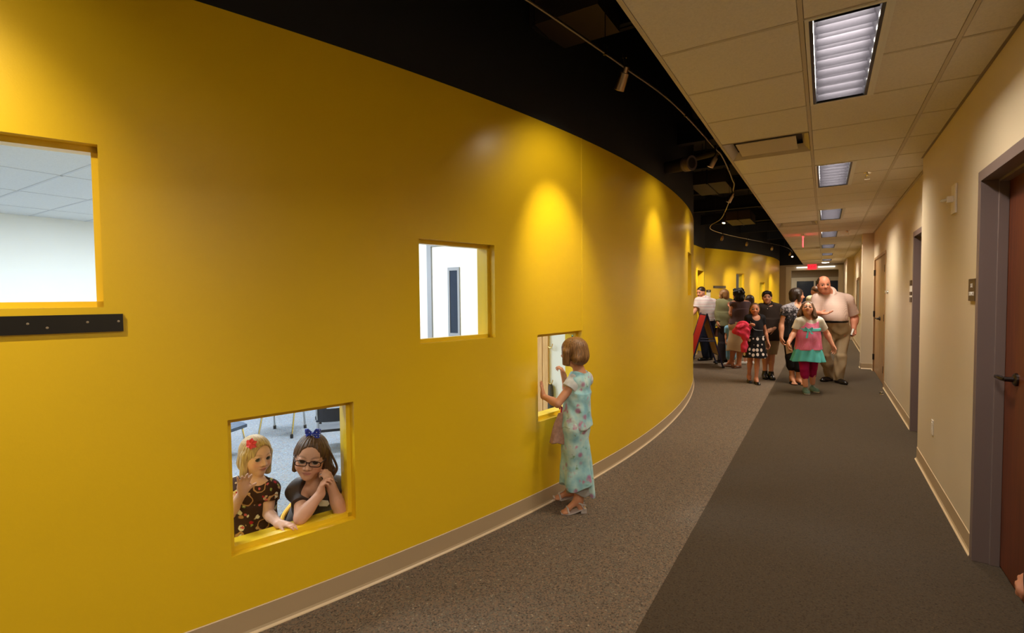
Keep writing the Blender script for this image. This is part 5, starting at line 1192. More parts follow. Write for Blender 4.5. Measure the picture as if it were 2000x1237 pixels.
def girl_glasses():
    J = dict(neck=W(613, 943, 2.66), chest=W(613, 985, 2.72), belly=W(598, 1015, 2.84), pelvis=W(580, 1033, 3.0), shL=W(590, 958, 2.64), shR=W(652, 951, 2.73),
             elL=W(587, 1012, 2.465), wrL=W(626, 965, 2.515), elR=W(664, 996, 2.60), wrR=W(646, 947, 2.56))
    pv = J['pelvis']; J['hipL'] = pv-RH*.06; J['hipR'] = pv+RH*.06; bk = vd(-.5, -.85)
    for q, sg in (('L', -1), ('R', 1)):
        J['kn'+q] = np.array([*(pv+RH*sg*.06)[:2], .06]); J['an'+q] = np.array([*(pv+RH*sg*.06+bk*.22)[:2], .05])
    F = vd(.22, .95, -.10)
    P = Person('girl in brown dress and dark glasses leaning on the low window sill', J, (W(607, 892, 2.60), .214, F, .17), (-2.45, 1.75, 0), .0026, (222, 168, 140), S=.66, lids=True, child=True, brow=(.10, .05, .03), lip=(.55, .20, .17), eyecol=(.05, .03, .02))
    P.build_head(); P.build_body(chest=(.15, .11, .16), belly=(.145, .115, .16), pelvis=(.165, .13, .16), torso_ang=.5, arm=(.056, .048, .036), leg=(.09, .065, .042), neck=.055)
    P.hand('L', vd(.18, .0, 1), vd(.85, -.3, 0), 1, .11, (.75, .8, .9, 1.0), .5, .04); P.hand('R', vd(-.35, .0, .95), vd(-.85, -.4, -.1), -1, .11, (.7, .75, .85, .9), .5, .04)
    P.skin_mesh(); P.eyes(W(1000, 640, .2))
    M['brown_satin'] = plain('dark_brown_satin', rgb(58, 40, 32), .6, grain=.15, gscale=30)
    P.cloth('dress', 'brown_satin', [(['torso'], .013, {}, []), (['uaL', 'uaR'], .014, {'uaL': .56, 'uaR': .50}, [])], subs=[('ell', W(613, 946, 2.60), (.055, .075, .085), np.eye(3))], prims=[(('ell', P.J['shL']+vd(-.2, .2, .0)*.02, (.062, .062, .058), np.eye(3)), .03), (('ell', P.J['shR']+vd(.2, .2, 0)*.02, (.062, .062, .058), np.eye(3)), .03), (('cap', pv, np.array([*(pv)[:2], .10]), .12, .15), .05)], fold=(.0045, 30))
    P.hair(H_['brown_hair'], [('e', (0, -.09, .12), (.38, .45, .42)), ('c', (-.30, -.05, .1), (-.42, -.10, -.35), .14, .15, .1), ('c', (-.42, -.10, -.35), (-.54, -.12, -.62), .13, .07, .1), ('c', (.30, -.08, .05), (.33, -.10, -.40), .10, .06), ('e', (0, -.27, -.12), (.37, .26, .40))], [('e', (.0, .53, -.03), (.325, .42, .46))], amp=.0055, freq=26)
    lk = [[P.H((-.42, .0, -.1)), P.H((-.60, -.02, -.3)), P.H((-.55, 0, -.5)), P.H((-.68, 0, -.62))], [P.H((-.36, .02, .25)), P.H((-.52, .0, .0)), P.H((-.64, .0, -.25)), P.H((-.58, .0, -.45))], [P.H((-.34, .06, -.2)), P.H((-.44, .06, -.45)), P.H((-.40, .06, -.7)), P.H((-.5, .06, -.85))]]
    for l in lk: ptube('curl', catmull(l, 5), .006, H_['brown_hair'], P.root, 6)
    gm = plain('dark_plum_spectacle_frame', rgb(48, 20, 22), .2); rim = None; gl = MB()
    for x in (-1, 1):
        pts = []
        for k in range(21):
            a = 2*math.pi*k/20; ca, sa = math.cos(a), math.sin(a); pts.append(P.H((x*.155+.125*math.copysign(abs(ca)**.6, ca), .425-.03*abs(x*.155+.125*ca), -.005+.064*math.copysign(abs(sa)**.6, sa))))
        gl.tube(pts, .0023, 6, False)
    gl.tube([P.H((-.04, .425, .02)), P.H((0, .435, .03)), P.H((.04, .425, .02))], .0028, 6)
    for x in (-1, 1): gl.tube([P.H((x*.28, .41, .03)), P.H((x*.345, .25, .05)), P.H((x*.36, .0, .03))], .003, 6)
    obj('spectacles', gl, gm, P.root, smooth=True)
    b = MB(); nb = W(632, 984, 2.585)
    nx = vd(.96, .25, .15); ny = vd(-.1, .35, .9); pr = [(-.030, -.016), (.016, -.020), (.032, -.006), (.030, .016), (-.006, .022), (-.032, .010)]
    k0 = len(b.v); b.v += [tuple(nb+nx*x+ny*y) for x, y in pr]+[tuple(nb+nx*x+ny*y-np.cross(nx, ny)*.002) for x, y in pr]; b.f += [tuple(range(6)), tuple(range(6, 12))]+[(i, (i+1) % 6, 6+(i+1) % 6, 6+i) for i in range(6)]
    obj('name_tag', b, 'paper', P.root)
    bl = NT('blue_dotted_ribbon'); vv = bl.voro(bl.coord(), 95, rand=.2); bl.base(bl.mix(bl.ramp(vv.outputs['Distance'], [(.24, (1, 1, 1, 1)), (.30, (0, 0, 0, 1))]), rgb(28, 56, 176), rgb(236, 236, 240))); bl.set(.6)
    c = P.H((.03, .02, .575)); b = MB()
    for sg in (-1, 1):
        for lift, L_, wd in ((.012, .040, .016), (-.012, .036, .012)):
            A = [c+UP*.004, c+RH*sg*L_*.5+UP*(lift+wd)-FH*.012, c+RH*sg*L_+UP*(lift+wd*.7), c+RH*sg*L_+UP*(lift-wd*.7), c+RH*sg*L_*.5+UP*(lift-wd)-FH*.012, c-UP*.004]
            k0 = len(b.v); b.v += [tuple(p) for p in A]+[tuple(p+FH*.007) for p in A]; b.f += [tuple(k0+i for i in range(6)), tuple(k0+6+i for i in range(6))[::-1]]+[(k0+i, k0+(i+1) % 6, k0+6+(i+1) % 6, k0+6+i) for i in range(6)]
    bw = obj('hair_bow', b, bl.m, P.root); b = MB(); b.ring(c-FH*.008, [(0, -.006), (.008, -.003), (.008, .005), (0, .008)], 10, -FH); obj('knot', b, bl.m, bw)
    ptube('sash', catmull([W(570, 985, 3.05), W(556, 1003, 2.93), W(550, 1018, 2.87), W(552, 1032, 2.83)], 5), .012, plain('yellow_sash_cloth', rgb(236, 176, 30), .6), P.root)
girl_glasses()

# ---- the people further down the corridor
VX = .0045
def poly(name, c): M[name] = cloth_mat(name, c)
poly('black_cloth', rgb(28, 25, 27)); poly('dark_brown_polo', rgb(54, 42, 36)); poly('khaki', rgb(168, 146, 116)); poly('khaki_grey', rgb(120, 108, 96)); poly('navy_trouser', rgb(30, 34, 50)); poly('sage', rgb(128, 126, 92)); poly('dark_trouser', rgb(58, 50, 54)); poly('plum', rgb(86, 66, 70)); poly('beige_skirt', rgb(188, 160, 126)); poly('white_tee', rgb(226, 218, 204)); poly('magenta', rgb(160, 20, 78)); poly('aqua', rgb(92, 186, 182)); poly('coral', rgb(214, 58, 82)); poly('cream_shirt', rgb(204, 190, 150)); poly('light_blue', rgb(140, 190, 220)); poly('black_legging', rgb(40, 34, 36))
M['shoe_black'] = plain('black_shoe_leather', rgb(24, 20, 20), .22); M['shoe_white'] = plain('white_shoe_rubber', rgb(206, 200, 190), .5); M['shoe_teal'] = plain('grey_green_canvas', rgb(96, 124, 112), .8); M['brown_leather'] = plain('brown_leather', rgb(92, 56, 40), .4)
def stripes(name, base, bands, per, axis='Z'):
    t = NT(name); g = t.add('ShaderNodeSeparateXYZ'); t.link(t.coord('Object'), g.inputs[0]); z = t.math('FRACT', t.math('DIVIDE', g.outputs[axis], per)); cur = base
    for lo, hi, c in bands:
        m_ = t.math('MULTIPLY', t.math('GREATER_THAN', z, lo), t.math('LESS_THAN', z, hi)); cur = t.mix(m_, cur, c)
    t.base(cur); return t.set(.8, 0, .2)
M['striped_polo'] = stripes('white_striped_polo', rgb(226, 214, 214), [(.1, .22, rgb(196, 150, 156)), (.5, .58, rgb(176, 164, 176))], .075)
t = NT('pink_check_shirt'); g = t.add('ShaderNodeSeparateXYZ'); t.link(t.coord('Object', rot=(0, 0, .5)), g.inputs[0])
fx_ = [t.math('LESS_THAN', t.math('FRACT', t.math('DIVIDE', g.outputs[a], .0105)), .3) for a in ('X', 'Z')]
t.base(t.mix(t.math('MULTIPLY', t.math('ADD', fx_[0], fx_[1]), .5), rgb(220, 194, 180), rgb(188, 152, 142))); M['check'] = t.set(.8, 0, .2)
t = NT('pink_dotted_top'); vo = t.voro(t.coord(), 70, rand=.3); t.base(t.mix(t.ramp(vo.outputs['Distance'], [(.2, (1, 1, 1, 1)), (.3, (0, 0, 0, 1))]), rgb(232, 122, 158), rgb(240, 170, 184))); M['pink_top'] = t.set(.85, 0, .2)
t = NT('black_white_dot_print'); vo = t.voro(t.coord(scale=(1, 1, .8)), 15.5, rand=.35); t.base(t.mix(t.ramp(vo.outputs['Distance'], [(.34, (1, 1, 1, 1)), (.37, (0, 0, 0, 1))]), rgb(20, 17, 18), rgb(222, 204, 190))); M['dots'] = t.set(.75, 0, .2)
t = NT('black_grey_print'); v = t.coord(); n = t.noise(v, 26, 3, .7); g = t.add('ShaderNodeSeparateXYZ'); t.link(v, g.inputs[0]); hz = t.math('MULTIPLY', t.math('SUBTRACT', g.outputs['Z'], 1.05), 2.4)
t.base(t.ramp(t.math('ADD', n.outputs['Fac'], t.math('MULTIPLY', hz, .35)), [(.50, rgb(26, 24, 26)), (.62, rgb(70, 64, 66)), (.70, rgb(150, 142, 146))])); M['grey_print'] = t.set(.75, 0, .2)
SK1, SK2, SK3 = (206, 144, 110), (196, 130, 98), (222, 158, 126)

def legs_from(J, w, hl, hr, kl, kr, al, ar):
    for q, a in zip(('hipL', 'hipR', 'knL', 'knR', 'anL', 'anR'), (hl, hr, kl, kr, al, ar)): J[q] = W(*a)
def collar(P, mat, r=0, tilt=vd(0, 1)):
    n = P.J['neck']; ax = unit(P.H((0, -.08, -.25))-n); nr = P.neck_r; S = P.S; F = Field(n-.20, n+.22, .0045); top = n+ax*.050*S
    F.add(('cap', n-ax*.02*S, n+ax*.075*S, nr+.040*S, nr+.010*S), 0); F.cut(top, ax+tilt*.42); F.cut(n-ax*.012*S, -ax)
    F.add(('cap', n+tilt*(nr+.045)-UP*.05, n+tilt*(nr+.01)+UP*.07, .004, .024), .006, 0, None, True); F.folds(.002, 40, 1)
    return field_obj('collar', F, mat, P.root)

def big_man():
    w = 8.45
    J = dict(neck=W(1617, 573, w), chest=W(1626, 598, w), belly=W(1629, 617, w-.05), pelvis=W(1634, 643, w), shL=W(1597, 586, w+.03), shR=W(1654, 587, w), elL=W(1588, 616, w+.02), wrL=W(1600, 612, w-.24), elR=W(1669, 621, w+.03), wrR=W(1667, 642, w-.04))
    legs_from(J, w, (1622, 648, w+.02), (1645, 648, w), (1611, 694, w+.06), (1642, 696, w-.08), (1621, 733, w+.18), (1637, 741, w-.02))
    face = vd(-.28, .93, -.16)
    P = Person('big balding man in a checked short sleeve shirt and khaki trousers', J, (W(1609, 555.5, w-.10), .268, face, -.08), (.15, 9.95, 0), VX, (206, 134, 104), S=1.08, brow=(.10, .06, .045), lip=(.42, .15, .12), scalp=None, lids=True)
    P.build_head(); P.hell('head', (0, .14, -.40), (.24, .20, .14), .1)
    P.build_body(chest=(.180, .145, .20), belly=(.166, .18, .19), pelvis=(.168, .15, .15), torso_ang=-.10, arm=(.066, .054, .038), leg=(.090, .060, .045), calf=.055, neck=.075, shr=.072)
    P.toes = {'L': vd(-1, .4), 'R': vd(0, 1)}
    P.hand('L', vd(.85, .3, -.05), vd(0, .3, .95), -1, .20, (.2, .3, .4, .5), .2); P.hand('R', vd(-.1, .2, -1), vd(-.7, .5, 0), 1, .20, (.8, .9, 1, 1.1), .7)
    P.skin_mesh(zcut=.08); P.eyes(np.array([0, 0, 1.5]))
    belt = W(1634, 627, w)
    P.hair(H_['dark_brown_hair'], [('e', (0, -.08, .12), (.358, .432, .372))], [('e', (0, .52, .02), (.46, .50, .62)), ('e', (0, .10, .58), (.27, .46, .27))], cuts=[((0, 0, -.16), (0, .5, -1))], amp=.002, nm='cropped_hair')
    P.cloth('shirt', 'check', [(['torso'], .018, {}, [(W(1634, 630, w), (0, 0, -1)), (P.J['neck']+UP*.03, (0, 0, 1))]), (['uaL', 'uaR'], .028, {'uaL': .82, 'uaR': .82}, [])], subs=[('ell', P.J['neck']+UP*.03-FH*.06, (.075, .08, .05), np.eye(3))], fold=(.005, 14))
    collar(P, 'check', .082)
    P.cloth('trousers', 'khaki', [(['torso'], .016, {}, [(belt, (0, 0, 1))]), (['thL', 'thR'], .016, {}, []), (['shL', 'shR'], .026, {}, [])], cuts=[((0, 0, .045), (0, 0, -1)), (belt, (0, 0, 1))], fold=(.011, 15))
    b_ = P.cloth('belt', 'shoe_black', [(['torso'], .024, {}, [(W(1634, 625.5, w), (0, 0, 1)), (W(1634, 630, w), (0, 0, -1))])], fold=None)
    shoe(P, 'L', P.toes['L'], .29, 'shoe_black', .052, .075); shoe(P, 'R', P.toes['R'], .29, 'shoe_black', .052, .075)
    t = thing('paper_roll', 'white rolled paper held by the big man', 'paper', tuple(W(1664, 650, w-.08))); b = MB(); b.tube([W(1666.5, 643, w-.07), W(1662.5, 655, w-.1)], .016, 14); obj('roll', b, 'paper', t, smooth=True); b = MB(); b.tube([W(1662.6, 654.6, w-.1), W(1662.3, 655.6, w-.1)], .0165, 14); obj('dark_end', b, 'black_cloth', t)
big_man()

def woman_print():
    w = 8.40
    J = dict(neck=W(1556, 597, w), chest=W(1553, 614, w), belly=W(1551, 634, w), pelvis=W(1551, 656, w), shL=W(1535, 605, w), shR=W(1573, 603, w), elL=W(1527, 634, w+.02), wrL=W(1526, 659, w-.05), elR=W(1580, 630, w+.03), wrR=W(1579, 655, w))
    legs_from(J, w, (1543, 660, w), (1560, 660, w), (1545, 697, w), (1560, 700, w-.06), (1547, 737, w), (1560, 742, w-.06))
    P = Person('woman with a dark bob in a black and grey print top and black capri trousers', J, (W(1557, 577, w), .232, vd(.93, .30, -.05), 0), (-.40, 9.6, 0), VX, SK1, S=.98, lids=True, brow=(.05, .03, .02), lip=(.5, .14, .13))
    P.build_head(); P.build_body(chest=(.165, .125, .19), belly=(.155, .125, .17), pelvis=(.185, .135, .15), arm=(.056, .044, .031), leg=(.095, .06, .038), neck=.054)
    P.toes = {'L': vd(-.2, 1), 'R': vd(.15, 1)}
    for q in 'LR': P.hand(q, vd(.02, .1, -1), vd(.9 if q == 'L' else -.9, .2, 0), 1 if q == 'L' else -1, .17, (.5, .6, .7, .8), .3); P.foot(q, P.toes[q], .22)
    P.skin_mesh(); P.eyes()
    P.cloth('top', 'grey_print', [(['torso'], .016, {}, [(W(1551, 656, w), (0, 0, -1))]), (['uaL', 'uaR'], .020, {'uaL': .42, 'uaR': .42}, [])], subs=[('ell', P.J['neck']-FH*.05-UP*.005, (.085, .09, .06), np.eye(3))], prims=[(('skirt', W(1552, 625, w), (.155, .125), W(1551, 658, w), (.185, .145), math.atan2(RH[1], RH[0]), 6, .008, .004, 0), .06)], fold=(.006, 18))
    P.cloth('capri_trousers', 'black_cloth', [(['torso'], .012, {}, [(W(1551, 645, w), (0, 0, 1))]), (['thL', 'thR'], .022, {}, []), (['shL', 'shR'], .034, {'shL': .5, 'shR': .5}, [])], fold=(.006, 16))
    P.hair(H_['dark_brown_hair'], BOB, [('e', (0, .53, -.05), (.33, .41, .46))], cuts=[((0, 0, -.50), (0, .2, -1))], amp=.006, freq=28)
    for q in 'LR': shoe(P, q, P.toes[q], .21, 'black_cloth', .04, .022, nm='flip_flop')
    ptube('necklace', [P.J['neck']-RH*.05-UP*.01, P.J['neck']-FH*.075-UP*.05+RH*.02, P.J['neck']+RH*.06-UP*.01], .004, 'chrome', P.root, 6)
woman_print()

def girl_pink():
    w = 7.62
    J = dict(neck=W(1579, 623, w), chest=W(1580, 638, w), belly=W(1579, 660, w-.02), pelvis=W(1578, 684, w), shL=W(1562, 628, w), shR=W(1598, 627, w), elL=W(1551, 650, w+.02), wrL=W(1540, 670, w-.08), elR=W(1614, 650, w+.03), wrR=W(1626, 674, w-.04))
    legs_from(J, w, (1570, 690, w), (1587, 690, w), (1571, 721, w-.04), (1587, 719, w+.03), (1573, 753, w-.02), (1587, 748, w+.12))
    P = Person('girl in a pink top, aqua skirt and magenta leggings striding forward', J, (W(1577, 603, w-.02), .222, vd(-.42, .85, .32), .05), (-.21, 8.85, 0), VX, SK3, S=.86, lids=True, child=True, brow=(.12, .07, .04), lip=(.5, .15, .14))
    P.build_head(); P.build_body(chest=(.145, .115, .18), belly=(.155, .135, .18), pelvis=(.17, .14, .15), arm=(.052, .044, .032), leg=(.09, .062, .042), neck=.058)
    P.toes = {'L': vd(-.35, 1), 'R': vd(-.1, 1)}
    P.hand('L', vd(-.25, .25, -1), vd(.8, .3, 0), 1, .15, (.6, .7, .8, .9), .4); P.hand('R', vd(.25, .1, -1), vd(-.8, .3, 0), -1, .15, (.3, .4, .5, .6), .3)
    P.gzd = {'R': .0, 'L': 0}
    P.skin_mesh(zcut=.08); P.eyes(np.array([-.3, 0, 1.9]))
    P.cloth('tee', 'white_tee', [(['torso'], .010, {}, [(W(1579, 648, w), (0, 0, -1))]), (['uaL', 'uaR'], .022, {'uaL': .72, 'uaR': .72}, [])], subs=[('ell', P.J['neck']+UP*.015-FH*.05, (.06, .07, .035), np.eye(3))], fold=(.004, 22))
    ang = math.atan2(RH[1], RH[0])
    P.cloth('pink_tunic', 'pink_top', [(['torso'], .020, {}, [(W(1579, 682, w), (0, 0, -1)), (W(1579, 622, w), (0, 0, 1))])], subs=[('ell', P.J['neck']-UP*.0-FH*.07, (.10, .11, .075), np.eye(3)), ('cap', P.J['shL'], P.J['shL']-RH*.08, .10, .09), ('cap', P.J['shR'], P.J['shR']+RH*.08, .10, .09)], prims=[(('skirt', W(1579, 646, w), (.150, .125), W(1578.5, 682, w), (.188, .165), ang, 7, .008, .003, .4), .05)], fold=(.005, 22))
    P.cloth('skirt', 'aqua', [], prims=[(('skirt', W(1578, 676, w), (.175, .15), W(1578, 705, w), (.235, .20), ang, 11, .014, .008, 0), 0)], fold=(.003, 20))
    P.cloth('leggings', 'magenta', [(['torso'], .008, {}, [(W(1578, 690, w), (0, 0, 1))]), (['thL', 'thR'], .012, {}, []), (['shL', 'shR'], .012, {'shL': .38, 'shR': .38}, [])], fold=(.003, 22))
    P.cloth('sash', 'aqua', [(['torso'], .034, {}, [(W(1579, 641, w), (0, 0, 1)), (W(1579, 646.5, w), (0, 0, -1))])], fold=None)
    c = W(1579, 643.5, w-.19); b = MB()
    for x, z in ((-.045, .02), (.055, .015)): b.quad(c, c+RH*x+UP*(z+.018), c+RH*x*1.25+UP*z, c+RH*x-UP*.012)
    for x, L_ in ((-.035, .13), (.05, .07)): b.quad(c-RH*.008, c+RH*.008, c+RH*(x+.018)-UP*L_-FH*.02, c+RH*(x-.018)-UP*L_-FH*.02)
    obj('bow', b, 'aqua', P.root)
    P.hair(H_['brown_hair'], [('e', (0, -.08, .12), (.38, .45, .42)), ('c', (-.32, -.02, 0), (-.46, -.02, -.55), .13, .16, .1), ('c', (.32, -.02, 0), (.46, -.02, -.50), .13, .16, .1), ('e', (0, -.24, -.2), (.38, .25, .42))], [('e', (0, .53, -.04), (.30, .42, .46))], amp=.014, freq=19)
    for q in 'LR': shoe(P, q, P.toes[q], .22, 'shoe_teal', .042, .065, 'shoe_white')
    gl = MB()
    for x in (-1, 1): gl.tube([P.H((x*.155+.11*math.cos(a), .43, .0+.075*math.sin(a))) for a in [2*math.pi*k/12 for k in range(13)]], .0022, 6, False)
    gl.tube([P.H((-.05, .44, .02)), P.H((.05, .44, .02))], .0022, 6); obj('spectacles', gl, plain('thin_spectacle_metal', rgb(90, 70, 60), .3, .8), P.root)
    t = thing('paper_sheet', 'folded tan paper sheet in the hand of the girl in pink', 'paper', tuple(W(1542, 692, w-.12))); b = MB(); b.quad(W(1534, 676, w-.1), W(1546, 673, w-.13), W(1549, 688, w-.12), W(1536, 692, w-.1)); b.quad(W(1534, 676, w-.098), W(1546, 673, w-.128), W(1549, 688, w-.118), W(1536, 692, w-.098)); obj('sheet', b, plain('tan_paper', rgb(178, 146, 106), .7), t)
girl_pink()

def girl_dots():
    w = 8.47
    J = dict(neck=W(1474, 618, w), chest=W(1474, 631, w), belly=W(1476, 646, w), pelvis=W(1476, 663, w), shL=W(1461, 622, w), shR=W(1488, 622, w), elL=W(1454, 643, w+.02), wrL=W(1462, 637, w-.15), elR=W(1495, 649, w+.02), wrR=W(1500, 669, w-.03))
    legs_from(J, w, (1469, 668, w), (1483, 668, w), (1465, 702, w+.05), (1479, 702, w-.05), (1463, 735, w+.12), (1477, 741, w-.06))
    P = Person('girl in a black top and black skirt with white dots', J, (W(1474, 604, w-.02), .205, vd(-.38, .92, -.02), 0), (-1.0, 9.35, 0), VX, SK2, S=.80, lids=True, child=True, brow=(.06, .035, .02), lip=(.46, .14, .12))
    P.build_head(); P.build_body(chest=(.135, .105, .17), belly=(.125, .105, .16), pelvis=(.15, .12, .14), arm=(.042, .034, .025), leg=(.07, .05, .034), calf=.046, neck=.047)
    P.toes = {'L': vd(-.3, 1), 'R': vd(-.15, 1)}
    P.hand('L', vd(.5, .5, .5), vd(.2, .3, -1), 1, .14, (.9, 1, 1.1, 1.1), .6); P.hand('R', vd(.1, .1, -1), vd(-.8, .3, 0), -1, .14, (.4, .5, .6, .6), .3)
    for q in 'LR': P.foot(q, P.toes[q], .19)
    P.skin_mesh(); P.eyes(np.array([-.2, 0, 1.5])); ang = math.atan2(RH[1], RH[0])
    P.cloth('top', 'black_cloth', [(['torso'], .014, {}, [(W(1476, 662, w), (0, 0, -1))]), (['uaL', 'uaR'], .016, {'uaL': .45, 'uaR': .45}, [])], subs=[('ell', P.J['neck']-FH*.05-UP*.01, (.07, .08, .07), np.eye(3))], fold=(.004, 22))
    P.cloth('skirt', 'dots', [(['torso'], .016, {}, [(W(1476, 657, w), (0, 0, 1))])], prims=[(('skirt', W(1476, 657, w), (.135, .115), W(1474, 698, w), (.185, .165), ang, 8, .012, .006, 0), .02)], fold=(.004, 20))
    P.hair(H_['brown_hair'], [('e', (0, -.09, .11), (.365, .44, .41)), ('c', (.30, -.08, 0), (.36, -.10, -.75), .11, .12), ('c', (-.28, -.12, 0), (-.28, -.16, -.55), .09, .08), ('e', (0, -.26, -.2), (.34, .24, .42))], [('e', (0, .53, -.02), (.32, .43, .47))], amp=.006, freq=28)
    for q in 'LR': shoe(P, q, P.toes[q], .20, 'shoe_black', .036, .036, nm='flat_shoe')
    ptube('bead_string', catmull([W(1466, 628, w-.14), W(1468, 637, w-.16), W(1474, 644, w-.17), W(1482, 645.5, w-.16), W(1490, 645.5, w-.12)], 5), .004, plain('silver_beads', rgb(150, 150, 150), .4, .6), P.root, 6)
    t = thing('pink_coat', 'crumpled coral pink coat carried over the arm of the girl with dotted skirt', 'coat', tuple(W(1452, 655, w-.15)))
    F = Field(W(1450, 660, w-.12)-.32, W(1450, 660, w-.12)+.34, VX); E3 = np.eye(3)
    for a, b, ra, rb in (((1438, 645), (1452, 634), .055, .06), ((1452, 634), (1462, 641), .06, .04), ((1437, 646), (1452, 650), .045, .06), ((1452, 650), (1461, 643), .06, .05), ((1458, 646), (1454, 662), .055, .05), ((1456, 660), (1452, 686), .045, .05)): F.add(('cap', W(*a, w-.16), W(*b, w-.13), ra, rb), .03)
    F.folds(.014, 26, 5); F.cut(W(1450, 687, w), (0, 0, -1)); field_obj('coat_fabric', F, 'coral', t)
    F = Field(W(1444, 640, w-.2)-.12, W(1444, 640, w-.2)+.12, VX); F.add(('cap', W(1440, 640, w-.21), W(1452, 634, w-.19), .028, .03), .02); F.folds(.01, 30, 2); field_obj('hood', F, 'coral', t)
girl_dots()

def boy_polo():
    w = 8.98
    J = dict(neck=W(1501, 595, w), chest=W(1503, 612, w), belly=W(1503, 633, w), pelvis=W(1502, 655, w), shL=W(1486, 601, w), shR=W(1520, 602, w), elL=W(1481, 630, w+.03), wrL=W(1486, 652, w-.02), elR=W(1524, 630, w+.03), wrR=W(1511, 643, w-.16))
    legs_from(J, w, (1495, 660, w), (1509, 660, w), (1495, 693, w), (1507, 693, w+.02), (1494, 724, w), (1506, 727, w-.08))
    P = Person('boy in a dark brown polo shirt and khaki shorts', J, (W(1498, 581, w-.02), .225, vd(-.42, .90, .03), 0), (-.84, 10.05, 0), VX, SK1, S=.92, lids=True, brow=(.03, .02, .015), lip=(.5, .16, .14))
    P.build_head(); P.build_body(chest=(.16, .115, .19), belly=(.15, .115, .17), pelvis=(.165, .12, .15), arm=(.05, .040, .029), leg=(.085, .058, .038), neck=.053)
    P.toes = {'L': vd(-.4, 1), 'R': vd(-.3, 1)}
    P.hand('L', vd(.1, .1, -1), vd(.8, .3, 0), 1, .165, (.4, .5, .6, .7), .3); P.hand('R', vd(-.85, .2, -.25), vd(0, -.9, -.3), 1, .165, (.3, .4, .5, .5), .3)
    P.skin_mesh(zcut=.07); P.eyes(np.array([-.2, 0, 1.55]))
    P.cloth('polo_shirt', 'dark_brown_polo', [(['torso'], .018, {}, [(W(1502, 663, w), (0, 0, -1))]), (['uaL', 'uaR'], .024, {'uaL': .72, 'uaR': .72}, [])], subs=[('ell', P.J['neck']+UP*.01-FH*.06, (.045, .06, .06), np.eye(3))], prims=[(('skirt', W(1503, 625, w), (.155, .12), W(1502, 664, w), (.18, .145), math.atan2(RH[1], RH[0]), 5, .006, .003, 0), .06)], fold=(.006, 17))
    collar(P, 'dark_brown_polo', .068)
    P.cloth('shorts', 'khaki', [(['torso'], .012, {}, [(W(1502, 652, w), (0, 0, 1))]), (['thL', 'thR'], .036, {}, [])], cuts=[(W(1502, 692, w), (0, 0, -1))], fold=(.006, 16))
    P.hair(H_['black_hair'], [('e', (0, -.06, .15), (.375, .45, .39)), ('c', (-.2, .25, .36), (.22, .25, .34), .11, .11)], [('e', (0, .52, -.10), (.33, .40, .40))], cuts=[((0, 0, -.12), (0, .6, -1))], amp=.006, freq=26)
    for q in 'LR': shoe(P, q, P.toes[q], .26, 'shoe_black', .048, .075, tall=.06, nm='high_top_shoe')
    b = MB(); c = W(1499, 603, w-.15)
    b.ring(c, [(0, 0), (.006, 0), (.006, .003), (0, .004)], 8, -FH); obj('button', b, 'paper', P.root)
boy_polo()

def man_polo():
    w = 11.5
    J = dict(neck=W(1373, 583, w), chest=W(1377, 596, w), belly=W(1381, 612, w), pelvis=W(1382, 628, w), shL=W(1364, 588, w), shR=W(1392, 590, w+.05), elL=W(1358, 606, w-.05), wrL=W(1350, 618, w-.15), elR=W(1397, 612, w+.05), wrR=W(1396.5, 629, w))
    legs_from(J, w, (1377, 631, w), (1387, 631, w), (1374, 664, w), (1387, 664, w), (1379, 696, w), (1387, 695, w+.1))
    P = Person('man in a white striped polo shirt and navy trousers beside the yellow doorway', J, (W(1369, 571, w), .245, vd(-.85, .42, -.22), 0), (-2.29, 12.1, 0), .006, SK3, S=1.0, brow=(.05, .03, .02))
    P.build_head(); P.build_body(chest=(.175, .13, .20), belly=(.165, .135, .18), pelvis=(.17, .13, .15), torso_ang=.2, arm=(.056, .044, .032), leg=(.09, .062, .04), neck=.058)
    P.toes = {'L': vd(-1, .25), 'R': vd(-.9, .3)}
    P.hand('L', vd(-.7, .2, -.6), vd(0, 0, -1), 1, .18); P.hand('R', vd(-.1, .1, -1), vd(-.8, .2, 0), 1, .18, (.8, .9, 1, 1), .6)
    P.skin_mesh(zcut=.08); P.eyes()
    P.cloth('polo_shirt', 'striped_polo', [(['torso'], .018, {}, [(W(1381, 627, w), (0, 0, -1))]), (['uaL', 'uaR'], .024, {'uaL': .75, 'uaR': .75}, [])], fold=(.006, 15)); collar(P, 'striped_polo', .072, tilt=vd(-.6, .6))
    P.cloth('trousers', 'navy_trouser', [(['torso'], .014, {}, [(W(1381, 623, w), (0, 0, 1))]), (['thL', 'thR'], .024, {}, []), (['shL', 'shR'], .034, {}, [])], cuts=[((0, 0, .04), (0, 0, -1))], fold=(.008, 13))
    P.hair(H_['dark_brown_hair'], [('e', (0, -.07, .15), (.355, .43, .365))], [('e', (0, .50, -.10), (.42, .40, .46))], cuts=[((0, 0, -.10), (0, .6, -1))], amp=.003)
    for q in 'LR': shoe(P, q, P.toes[q], .28, 'shoe_black', .05, .075)
    t = thing('hand_bag', 'brown leather bag held low by the man in the striped polo', 'bag', tuple(W(1400, 660, w))); F = Field(W(1400, 648, w)-.26, W(1400, 648, w)+.26, .0075); F.add(('skirt', W(1400, 640, w), (.09, .04), W(1400, 658, w), (.13, .06), math.atan2(RH[1], RH[0]), 3, .004, 0, 0), 0); field_obj('pouch', F, 'brown_leather', t)
    ptube('handle', [W(1395, 641, w), W(1396.5, 634.5, w), W(1401, 634.5, w), W(1404, 641, w)], .008, 'brown_leather', t)
man_polo()

